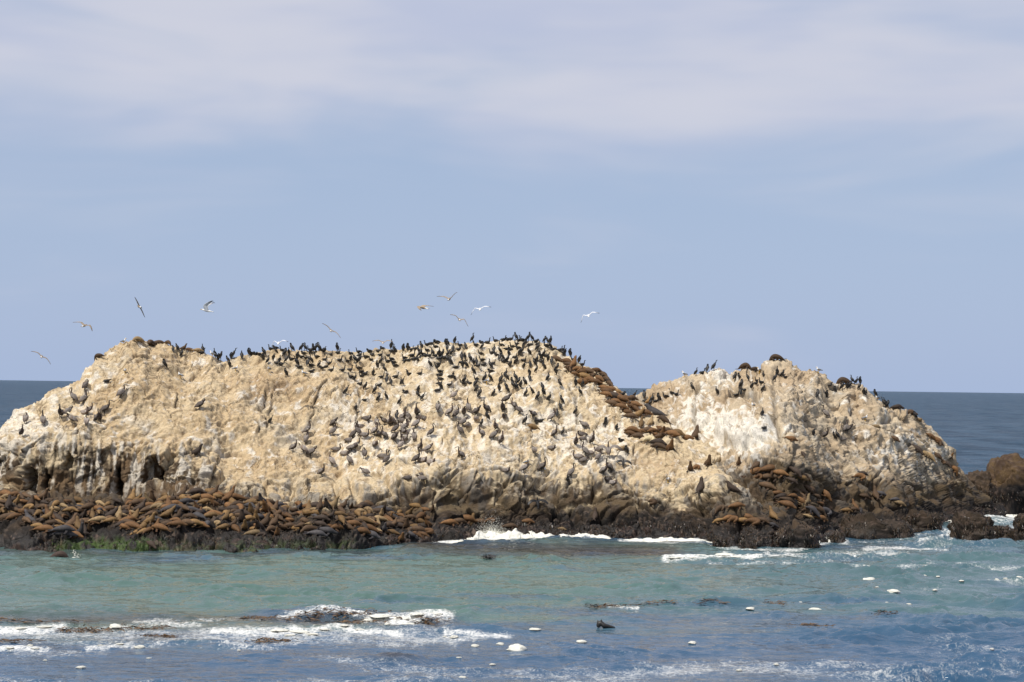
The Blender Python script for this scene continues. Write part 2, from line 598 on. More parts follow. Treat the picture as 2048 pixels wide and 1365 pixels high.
def grid_normals(P):
    du = np.gradient(P, axis=1)
    dv = np.gradient(P, axis=0)
    N = np.cross(du, dv)
    N /= np.linalg.norm(N, axis=2, keepdims=True) + 1e-9
    return N


def smooth_normals(P, k):
    Q = P
    for ax in (0, 1):
        for _ in range(2):
            Q = box_blur(Q, k, ax)
    return grid_normals(Q)


def fit_crest(px, P, crest, cr, keep=26):
    """nudge the crest back to its surveyed height after the relief has been added"""
    for _ in range(2):
        vx, vy = project(P.reshape(-1, 3))
        vy = vy.reshape(P.shape[:2])
        top = vy.min(0)
        want = ip(px, *crest)
        err = box_blur(top - want, 3, 0) * P[cr, :, 1] / F
        err = np.clip(err, -1.2, 1.2)
        w = sst(np.arange(len(P)), cr - 150, cr - 10)[:, None]
        P[:, :, 2] += w * err[None]
    return P


# ---------- left and middle rock
def make_rock_a():
    px, P, cr = build_rock((CREST_A, WL_A, PY2_A, DD2_A, PY3_A, DD3_A, D5_A, F4_A), -300, 1620, 2.0, [10, 16, 120, 60, 90, 95, 14, 14, 8], 1)
    nr, nc = P.shape[:2]
    N0 = smooth_normals(P, 5)
    bx, by = project(P.reshape(-1, 3))
    V = P.reshape(-1, 3)
    front = (np.arange(nr) <= cr + 6)[:, None].repeat(nc, 1).reshape(-1)
    lower = sst(by, ip(bx, *PY3_A) - 14, ip(bx, *PY3_A) + 20)             # brown cliff and ledge
    ledge = sst(by, ip(bx, *PY2_A) - 6, ip(bx, *PY2_A) + 8)
    leftcliff = (1 - sst(bx, 370, 450)) * sst(by, 872, 900) * (1 - sst(by, 985, 1005))
    upper = 1 - lower
    warp = np.stack([pnoise(V / 2.2, 1), pnoise(V / 2.2, 2), pnoise(V / 2.2, 3)], 1) * 0.7
    Q = V + warp
    d = 0.85 * fbm(V / 5.5, 3, 4)
    ca, sa = math.cos(0.8), math.sin(0.8)                                  # gullies run down to the left
    A = np.stack([(Q[:, 0] * ca - Q[:, 2] * sa) / 1.0, Q[:, 1] / 2.2, (Q[:, 0] * sa + Q[:, 2] * ca) / 3.6], 1)
    gl = fbm(A, 4, 30, 0.5, ridged=True)
    d += gl * (0.20 * upper + 0.10)
    fa, ja, la = facets(Q / 2.1, 50)
    d += fa * (0.55 * lower + 0.15 * upper)
    fb_, jb, lb = facets(Q / 0.62, 70)
    d += fb_ * (0.10 * lower + 0.045 * upper)
    f1, f2, hid, off = worley((V + warp * 0.9) / np.array([2.9, 2.6, 2.3]), 90)
    lump = np.sqrt(np.clip(1 - (f1 / 0.75) ** 2, 0, 1)) * sst(f2 - f1, 0, 0.14)
    d += (lump - 0.45) * (0.85 * lower * (1 - leftcliff) * (0.45 + 0.55 * (1 - ledge)))
    n_med = fbm(Q / 0.55, 4, 110, 0.55)
    d -= 0.075 * sst(pnoise(Q / 0.34, 115) + 0.5 * pnoise(Q / 0.16, 116), 0.16, 0.45) * upper
    d += n_med * (0.075 + 0.08 * lower + 0.07 * ledge)
    d += fbm(V / 0.2, 2, 140) * (0.035 + 0.06 * ledge)
    # joints open along cell borders
    d -= 0.20 * (1 - sst(ja, 0.0, 0.05)) * np.maximum(lower, sst(pnoise(V / 3.5, 157), -0.05, 0.15)) + 0.07 * (1 - sst(jb, 0.0, 0.08)) * sst(pnoise(V / 2.5, 155), -0.05, 0.2)
    # fluted cliff at the left end
    fl = fbm(np.stack([V[:, 0] / 0.9, V[:, 1] / 4, V[:, 2] / 5.0], 1), 3, 160, 0.5, ridged=True)
    d += fl * 0.42 * leftcliff
    # long cracks
    cracks = [[(533, 783), (531, 799), (524, 816), (533, 836), (534, 857)], [(651, 773), (638, 787), (626, 812), (628, 824), (620, 847)],
              [(512, 843), (521, 865)], [(548, 803), (535, 828)], [(884, 952), (911, 938), (939, 944), (985, 944), (1005, 942)],
              [(1135, 775), (1150, 800), (1155, 840)], [(868, 890), (858, 930)], [(1050, 945), (1038, 1010), (1022, 1045)], [(1160, 962), (1150, 1010), (1120, 1040)],
              [(1250, 945), (1270, 985), (1320, 1010)], [(380, 890), (384, 910)], [(700, 770), (720, 800), (712, 850)], [(360, 770), (350, 815)], [(870, 985), (868, 1010), (885, 1060)],
              [(950, 960), (930, 1000)], [(1260, 960), (1300, 1010), (1325, 1035)], [(790, 925), (850, 935)]]
    wob = pnoise(V / 0.8, 171) * 5
    crk = np.zeros(len(V))
    for c in cracks:
        m = (bx > min(p[0] for p in c) - 20) & (bx < max(p[0] for p in c) + 20) & (by > min(p[1] for p in c) - 20) & (by < max(p[1] for p in c) + 20)
        if m.any():
            dd = seg_dist(bx[m] + wob[m], by[m], c)
            crk[m] = np.maximum(crk[m], np.exp(-(dd / 2.0) ** 2))
    d -= 0.24 * crk
    d *= np.where(front, 1, 0.6)
    Vn = V + N0.reshape(-1, 3) * d[:, None]
    # sea caves
    wob2 = wob * 1.4 + pnoise(V / 0.35, 172) * 5
    for cx, cy, rx, ry, dep in [(58, 968, 12, 36, 2.2), (92, 966, 6, 26, 1.2), (137, 925, 9, 20, 1.2), (238, 968, 7, 36, 1.9), (306, 955, 22, 34, 1.9), (326, 968, 9, 26, 1.3)]:
        rr = np.hypot((bx + wob2 - cx) / (rx * (0.75 + 0.5 * sst(by, cy - ry, cy + ry))), (by + wob * 0.8 - cy) / ry)
        w = 1 - sst(rr, 0.55, 1.15)
        Vn[:, 1] += w * dep * np.where(front, 1, 0) * (1 - sst(by, 984, 1000))
    Pn = fit_crest(px, Vn.reshape(nr, nc, 3), CREST_A, cr)
    Vn = Pn.reshape(-1, 3)
    NN = grid_normals(Pn).reshape(-1, 3)
    qx, qy = project(Vn)
    # ---- pigments
    n1 = fbm(V / 3.0, 4, 200)
    n2 = fbm(V / 0.9, 4, 220)
    n3 = fbm(V / 0.3, 3, 240)
    st = fbm(np.stack([V[:, 0] / 0.42, V[:, 1] / 1.2, V[:, 2] / 5.5], 1), 4, 260)      # runs of guano down the faces
    cream = np.array([0.560, 0.450, 0.290])
    tan = np.array([0.475, 0.355, 0.208])
    brownt = np.array([0.335, 0.228, 0.132])
    white = np.array([0.70, 0.635, 0.525])
    grey = np.array([0.36, 0.32, 0.26])
    brown = np.array([0.074, 0.050, 0.031])
    olive = np.array([0.105, 0.074, 0.040])
    dkgrey = np.array([0.080, 0.068, 0.055])
    dark = np.array([0.020, 0.0165, 0.014])
    rust = np.array([0.052, 0.029, 0.020])
    green = np.array([0.045, 0.075, 0.012])
    n = len(V)
    c = np.tile(tan, (n, 1))
    paler = sst(qx, 560, 860) * 0.55 + (1 - sst(qx, 60, 190)) * 0.5 + 0.18 * (1 - sst(qy - ip(qx, *CREST_A), 10, 60))
    c = mixv(c, cream, np.clip(paler + n1 * 0.9 + 0.35, 0, 1))
    pt = np.exp(-(((qx - 545) / 60) ** 2 + ((qy - 775) / 32) ** 2)) + 0.8 * np.exp(-(((qx - 1300) / 70) ** 2 + ((qy - 930) / 45) ** 2)) + 0.5 * np.exp(-(((qx - 340) / 40) ** 2 + ((qy - 725) / 22) ** 2)) + 0.7 * np.exp(-(((qx - 1210) / 45) ** 2 + ((qy - 800) / 40) ** 2))
    c = mixv(c, brownt, np.clip(pt * 0.8 + n2 * 0.8 - 0.18, 0, 0.8))
    c = mixv(c, grey, 0.40 * sst(n1 + 0.6 * n2, 0.30, 0.6))
    wz = np.exp(-(((qx - 1080) / 90) ** 2 + ((qy - 850) / 40) ** 2)) + np.exp(-(((qx - 1180) / 60) ** 2 + ((qy - 900) / 40) ** 2)) + 0.8 * np.exp(-(((qx - 740) / 80) ** 2 + ((qy - 890) / 40) ** 2)) + 1.2 * (1 - sst(qx, 40, 150)) + np.exp(-(((qx - 180) / 30) ** 2 + ((qy - 770) / 50) ** 2)) + 0.5 * np.exp(-(((qx - 950) / 160) ** 2 + ((qy - 720) / 40) ** 2))
    c = mixv(c, white, np.clip(sst(n2 + wz * 0.50 + n3 * 0.5, 0.28, 0.70), 0, 0.85))
    n4 = fbm(V / 0.13, 2, 250)
    c = mixv(c, brownt * 0.75, 0.6 * sst(n3 - 0.5 * n2, 0.30, 0.6))
    c = mixv(c, brownt * 0.5, 0.6 * sst(n4 + 0.4 * n3, 0.46, 0.66))
    c = mixv(c, white, 0.35 * sst(-n4 + 0.4 * n3, 0.38, 0.7))
    roost = sst(qx, 620, 720) * (1 - sst(qx, 1230, 1330)) * sst(qy, 740, 790) * (1 - 0.6 * sst(qy, 930, 960)) + 0.6 * (1 - sst(qx, 150, 330)) * sst(qy, 800, 850)
    c = mixv(c, white, np.clip(roost * sst(st + 0.15 * n3, 0.16, 0.34), 0, 0.75))
    c = mixv(c, brownt * 0.7, 0.5 * (1 - sst(ja, 0.0, 0.05)) * sst(pnoise(V / 3.5, 157), -0.05, 0.15))
    c = mixv(c, dkgrey, 0.75 * crk)
    # brown bare rock under the guano line
    LINE = tab("-300 890 0 893 60 888 130 893 250 893 330 902 385 908 440 958 520 985 600 992 700 990 780 984 830 962 870 945 950 944 1050 957 1150 958 1230 945 1290 985 1350 985 1420 968 1450 965 1620 1000")
    bl = sst(qy + n2 * 30 + st * 40 - ip(qx, *LINE), -10, 18)
    rock = mixv(np.tile(brown, (n, 1)), olive, np.clip(0.4 + n1 * 1.2 + sst(qy, 985, 1030) * 0.3, 0, 1))
    rock = mixv(rock, dkgrey, np.clip(sst(n2 - n1 * .4, 0.0, 0.4), 0, 0.8))
    rock = mixv(rock, np.array([0.160, 0.100, 0.050]), leftcliff * np.clip(0.45 + n2, 0, 1))
    rock = mixv(rock, dkgrey * 0.6, leftcliff * np.clip(sst(n1 + n2 * .6, 0.0, 0.3) * (1 - sst(qy, 930, 965)), 0, 0.5))
    rock = mixv(rock, white * 0.86, np.clip(sst(st + 0.2 * n3, 0.06, 0.30) * (leftcliff * (1.15 - 0.7 * sst(qy, 930, 985)) + 0.40 * (1 - sst(qy - ip(qx, *LINE), 0, 55))), 0, 0.85))
    c = mixv(c, rock, bl)
    # guano on upward faces of the boulders
    c = mixv(c, cream * 0.8, np.clip(sst(NN[:, 2], 0.45, 0.85) * lower * (1 - ledge) * sst(n2, 0.0, 0.25) * (1 - sst(qy - ip(qx, *LINE), 15, 60)), 0, 0.6))
    run = (1 - sst(f2 - f1, 0.02, 0.10)) * lower * (1 - ledge) * sst(pnoise(V / 2.4, 270), -0.05, 0.2) * (1 - sst(qy, 1000, 1040))
    c = mixv(c, cream * 0.9, np.clip(run * (1.0 + n3), 0, 0.8))
    z = Vn[:, 2]
    TID = tab("-300 2.6 0 2.75 300 2.6 480 2.4 700 2.2 850 2.0 950 1.9 1150 2.0 1400 2.1 1620 2.0")
    tz = ip(qx, *TID) + n2 * 0.7 + n1 * 0.5
    dk = 1 - sst(z, tz - 0.45, tz + 0.35)
    dk = np.where(V[:, 1] > P[cr].repeat(1, 0)[:, 1].max() + 1, 0, dk)
    tid = mixv(np.tile(dark, (n, 1)), rust, np.clip(sst(n2 + 0.4 * n3, 0.15, 0.5) * (1 - sst(z, 0.4, 1.2)), 0, 0.6))
    tid = mixv(tid, np.array([0.16, 0.115, 0.085]), 0.6 * sst(n3 + 0.3 * n2, 0.32, 0.55))
    tid = mixv(tid, brown * 0.8, 0.75 * sst(n1 + n2 * .5, 0.0, 0.4) * sst(z, 0.8, 1.8))
    gz = np.clip((1 - sst(np.abs(qx - 215), 70, 130)) + 0.5 * (1 - sst(np.abs(qx - 600), 90, 160)) + 0.35 * (1 - sst(np.abs(qx - 390), 60, 130)), 0, 1)
    tid = mixv(tid, green, np.clip(gz * (1 - sst(z + n2 * 0.7, 0.35, 1.0)) * sst(n2 + gz * .5, 0.05, 0.3), 0, 1))
    c = mixv(c, tid, dk)
    wet = dk * (1 - sst(z, 0.2, 1.8)) * 0.9
    c = np.clip(c, 0.006, 0.8)
    me, q = grid_mesh("bird_rock", Pn, {'wet': wet}, {'rock_col': c})
    o = link("bird_rock", me, M_ROCK, "big cream guano-covered rock with two humps filling left and middle", "rock")
    return o, Pn, N0, q, cr


def make_rock_b():
    px, P, cr = build_rock((CREST_B, WL_B, PY2_B, DD2_B, PY3_B, DD3_B, D5_B, F4_B), 1225, 2003, 2.0, [10, 16, 44, 64, 84, 92, 14, 14, 8], 2)
    nr, nc = P.shape[:2]
    N0 = smooth_normals(P, 5)
    bx, by = project(P.reshape(-1, 3))
    V = P.reshape(-1, 3)
    front = (np.arange(nr) <= cr + 6)[:, None].repeat(nc, 1).reshape(-1)
    lower = sst(by, ip(bx, *PY3_B) - 14, ip(bx, *PY3_B) + 20)
    ledge = sst(by, ip(bx, *PY2_B) - 6, ip(bx, *PY2_B) + 8)
    warp = np.stack([pnoise(V / 2.2, 301), pnoise(V / 2.2, 302), pnoise(V / 2.2, 303)], 1) * 0.7
    Q = V + warp
    d = 0.75 * fbm(V / 4.5, 3, 304)
    ca, sa = math.cos(-0.5), math.sin(-0.5)
    A = np.stack([(Q[:, 0] * ca - Q[:, 2] * sa) / 0.9, Q[:, 1] / 2.2, (Q[:, 0] * sa + Q[:, 2] * ca) / 3.2], 1)
    gl = fbm(A, 4, 330, 0.5, ridged=True)
    d += gl * 0.30
    fa, ja, la = facets(Q / np.array([1.7, 1.9, 2.6]), 350)
    d += fa * 0.40
    fb_, jb, lb = facets(Q / 0.6, 370)
    d += fb_ * 0.10
    f1, f2, hid, off = worley((V + warp * 0.9) / np.array([2.4, 2.4, 2.0]), 390)
    lump = np.sqrt(np.clip(1 - (f1 / 0.75) ** 2, 0, 1)) * sst(f2 - f1, 0, 0.14)
    d += (lump - 0.45) * 0.8 * lower * (0.6 + 0.4 * (1 - ledge))
    n_med = fbm(Q / 0.55, 4, 410, 0.55)
    d += n_med * (0.14 + 0.08 * ledge)
    d += fbm(V / 0.2, 2, 440) * (0.04 + 0.05 * ledge)
    d -= 0.22 * (1 - sst(ja, 0.0, 0.10))
    wob = pnoise(V / 0.8, 471) * 5
    cracks = [[(1545, 740), (1548, 790), (1552, 840), (1560, 880)], [(1395, 770), (1388, 830), (1400, 890)], [(1440, 770), (1438, 800)], [(1590, 880), (1600, 920), (1605, 960)],
              [(1700, 800), (1710, 850)], [(1765, 815), (1782, 850), (1760, 855)], [(1800, 880), (1840, 900), (1870, 950)], [(1640, 760), (1660, 800)], [(1610, 830), (1650, 870)], [(1440, 930), (1450, 980)], [(1540, 930), (1555, 1000)]]
    crk = np.zeros(len(V))
    for c in cracks:
        m = (bx > min(p[0] for p in c) - 20) & (bx < max(p[0] for p in c) + 20) & (by > min(p[1] for p in c) - 20) & (by < max(p[1] for p in c) + 20)
        if m.any():
            dd = seg_dist(bx[m] + wob[m], by[m], c)
            crk[m] = np.maximum(crk[m], np.exp(-(dd / 3.4) ** 2))
    d -= 0.5 * crk
    # the white shoulder that bulges out in front of a dark hollow
    bul = 1 - sst(np.hypot((bx - 1490) / 62, (by - 860) / 42), 0.7, 1.05)
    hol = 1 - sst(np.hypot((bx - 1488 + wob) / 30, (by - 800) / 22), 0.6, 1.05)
    d += bul * 1.3 - hol * 1.5
    d *= np.where(front, 1, 0.6)
    Vn = V + N0.reshape(-1, 3) * d[:, None]
    Pn = fit_crest(px, Vn.reshape(nr, nc, 3), CREST_B, cr)
    Vn = Pn.reshape(-1, 3)
    NN = grid_normals(Pn).reshape(-1, 3)
    qx, qy = project(Vn)
    n1 = fbm(V / 3.0, 4, 500)
    n2 = fbm(V / 0.9, 4, 520)
    n3 = fbm(V / 0.3, 3, 540)
    st = fbm(np.stack([(V[:, 0] + 0.25 * V[:, 2]) / 0.42, V[:, 1] / 0.8, V[:, 2] / 3.4], 1), 4, 560)
    cream = np.array([0.520, 0.425, 0.295])
    tan = np.array([0.41, 0.308, 0.195])
    white = np.array([0.72, 0.675, 0.585])
    grey = np.array([0.30, 0.265, 0.215])
    brown = np.array([0.074, 0.050, 0.031])
    olive = np.array([0.105, 0.074, 0.040])
    dkgrey = np.array([0.090, 0.077, 0.062])
    dark = np.array([0.020, 0.0165, 0.014])
    rust = np.array([0.046, 0.027, 0.019])
    n = len(V)
    c = mixv(np.tile(tan, (n, 1)), cream, np.clip(0.55 + n1 * 1.1, 0, 1))
    c = mixv(c, grey, 0.5 * sst(n1 * .6 + n2 + 0.12 * (qx < 1420), 0.2, 0.55))
    wz = np.exp(-(((qx - 1500) / 60) ** 2 + ((qy - 865) / 45) ** 2)) * 1.7 + 1.4 * np.exp(-(((qx - 1400) / 60) ** 2 + ((qy - 840) / 60) ** 2)) + 0.8 * np.exp(-(((qx - 1440) / 25) ** 2 + ((qy - 750) / 18) ** 2)) * 1.5 + 0.7 * np.exp(-(((qx - 1800) / 90) ** 2 + ((qy - 910) / 50) ** 2))
    c = mixv(c, white, np.clip(sst(0.6 * n2 + wz * 0.6 + st * 0.5 + n3 * 0.3, 0.30, 0.68), 0, 0.88))
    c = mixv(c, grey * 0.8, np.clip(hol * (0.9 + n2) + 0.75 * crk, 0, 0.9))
    c = mixv(c, dkgrey, np.clip(0.8 * sst(st * -1.0 + n3 * .4, 0.2, 0.5) * sst(qy, 850, 940), 0, 0.8))
    LINE = tab("1225 900 1290 905 1420 940 1480 930 1560 888 1600 915 1650 928 1700 934 1780 942 1850 946 1900 932 1930 930 2003 935")
    bl = sst(qy + n2 * 30 + st * 46 - ip(qx, *LINE), -10, 30)
    n4 = fbm(V / 0.13, 2, 550)
    c = mixv(c, grey * 0.45, 0.5 * sst(n4 + 0.4 * n3, 0.46, 0.7))
    rock = mixv(np.tile(brown, (n, 1)), olive, np.clip(0.35 + n1 * 1.2 + sst(qx, 1750, 1850) * 0.4, 0, 1))
    rock = mixv(rock, dkgrey, np.clip(sst(n2 - n1 * .4, 0.0, 0.4), 0, 0.8))
    rock = mixv(rock, white * 0.8, np.clip(sst(st + 0.25 * n3, 0.2, 0.4) * (1 - sst(qy - ip(qx, *LINE), 0, 35)), 0, 0.6))
    c = mixv(c, rock, bl)
    z = Vn[:, 2]
    tz = 1.9 + n2 * 0.7 + n1 * 0.5
    dk = 1 - sst(z, tz - 0.45, tz + 0.35)
    tid = mixv(np.tile(dark, (n, 1)), rust, np.clip(sst(n2 + 0.4 * n3 + 0.2 * sst(qx, 1700, 1850), 0.05, 0.4) * (1 - sst(z, 0.7, 1.6)), 0, 0.9))
    tid = mixv(tid, np.array([0.15, 0.11, 0.08]), 0.5 * sst(n3 + 0.3 * n2, 0.34, 0.55))
    c = mixv(c, tid, dk)
    wet = dk * (1 - sst(z, 0.2, 1.8)) * 0.9
    c = np.clip(c, 0.006, 0.8)
    me, q = grid_mesh("bird_rock", Pn, {'wet': wet}, {'rock_col': c})
    o = link("bird_rock", me, M_ROCK, "smaller white-streaked craggy rock with a pointed peak, on the right", "rock")
    return o, Pn, N0, q, cr


rockA, PA, NA, QA, CRA = make_rock_a()
rockB, PB, NB, QB, CRB = make_rock_b()


# ---------- loose boulders
def boulder(name, px0, px1, pyt, pyb, depth_m, seed, tint, label, sub=6, rough=0.22, sink=0.4):
    """a rock that stands in the water between two photo columns, its top at pyt and its waterline at pyb"""
    cx = 0.5 * (px0 + px1)
    d = float(water_depth(cx, pyb))
    w = (px1 - px0) * d / F * 0.5
    dc = d + depth_m * 0.5
    top = at_depth(cx, pyt, dc)
    h = top[2]
    bm = bmesh.new()
    bmesh.ops.create_icosphere(bm, subdivisions=sub, radius=1.0)
    me = bpy.data.meshes.new(name)
    bm.to_mesh(me)
    bm.free()
    n = len(me.vertices)
    U = np.empty(n * 3, np.float32)
    me.vertices.foreach_get('co', U)
    U = U.reshape(-1, 3).astype(float)
    sgn = np.sign(U)
    B = sgn * np.abs(U) ** 0.58                                             # squarer than a ball
    V = B * np.array([w, depth_m * 0.5, h + sink])
    base = V + np.array([seed * 13.1, seed * 7.7, seed * 3.3])
    f, j, l = facets(base / (0.55 * w + 0.5), seed)
    f2, j2, l2 = facets(base / 0.7, seed + 9)
    dd = f * rough * 1.6 * w + f2 * 0.12 + fbm(base / 0.5, 4, seed + 3) * 0.20 + fbm(base / 1.3, 2, seed + 4) * 0.3 - 0.12 * (1 - sst(j, 0, 0.1))
    V = V + U * dd[:, None]
    me.vertices.foreach_set('co', V.reshape(-1).astype(np.float32))
    zz = V[:, 2]
    n1 = fbm(base / 0.9, 4, seed + 30)
    n3 = fbm(base / 0.25, 3, seed + 40)
    c = mixv(np.tile(np.array(tint[0]), (n, 1)), np.array(tint[1]), np.clip(0.5 + n1 * 1.5, 0, 1))
    c = mixv(c, np.array([0.02, 0.016, 0.014]), 1 - sst(zz + n1 * 0.6, tint[2] - 0.3, tint[2] + 0.3))
    c = mixv(c, np.array([0.13, 0.09, 0.07]), 0.5 * sst(n3, 0.25, 0.5))
    c = np.clip(c, 0.006, 0.8)
    a = me.attributes.new('rock_col', 'FLOAT_COLOR', 'POINT')
    a.data.foreach_set('color', np.concatenate([c, np.ones((n, 1))], 1).reshape(-1).astype(np.float32))
    a = me.attributes.new('wet', 'FLOAT', 'POINT')
    a.data.foreach_set('value', (0.85 * (1 - sst(zz, 0.3, 1.8))).astype(np.float32))
    me.polygons.foreach_set('use_smooth', np.ones(len(me.polygons), bool))
    me.update()
    o = link(name, me, M_ROCK, label, "rock")
    o.location = (float(top[0]), dc, -sink * 0.0)
    return o


BROWN = ((0.055, 0.033, 0.020), (0.098, 0.062, 0.029), 2.8)
WEEDY = ((0.024, 0.017, 0.010), (0.040, 0.027, 0.017), 0.25)
DARK = ((0.028, 0.021, 0.015), (0.070, 0.047, 0.028), 1.0)
boulder("boulder", 1970, 2120, 938, 1030, 7, 21, BROWN, "big squarish brown boulder with dark foot at the right edge")
boulder("boulder", 1926, 1982, 956, 1028, 6, 22, DARK, "dark brown boulder wedged between the right-hand rock and big brown boulder")
boulder("boulder", 1908, 1986, 1046, 1086, 2.6, 23, WEEDY, "seaweed-covered reddish boulder standing in surf at lower right", 5)
boulder("boulder", 1976, 2026, 1063, 1084, 1.6, 24, WEEDY, "low olive weedy boulder just right of the seaweed-covered reddish one", 5)
boulder("boulder", 2028, 2090, 1042, 1088, 2.2, 25, WEEDY, "dark weedy boulder cut off by the right edge near the surf", 5)
boulder("boulder", 1430, 1452, 1088, 1099, 0.9, 26, WEEDY, "tiny red-brown rock in foam, left one of the pair below the ledge", 4)
boulder("boulder", 1481, 1508, 1091, 1101, 1.0, 27, WEEDY, "tiny red-brown rock in foam, right one of the pair below the ledge", 4)
boulder("boulder", 1560, 1632, 1062, 1098, 3.0, 28, DARK, "dark ledge rock jutting into the surf below the valley between the rocks", 5)
boulder("boulder", 1688, 1812, 1052, 1080, 3.5, 29, WEEDY, "long low weedy ledge rock at the foot of the right-hand rock", 5)
boulder("boulder", 1806, 1880, 1036, 1070, 3.0, 30, WEEDY, "reddish weedy ledge rock left of the white surf channel", 5)
boulder("boulder", 1664, 1690, 1075, 1086, 1.2, 31, WEEDY, "small rock awash in foam left of the long weedy ledge rock", 4)
BOULDERS = [o for o in COL.objects if o.name.startswith('boulder')]

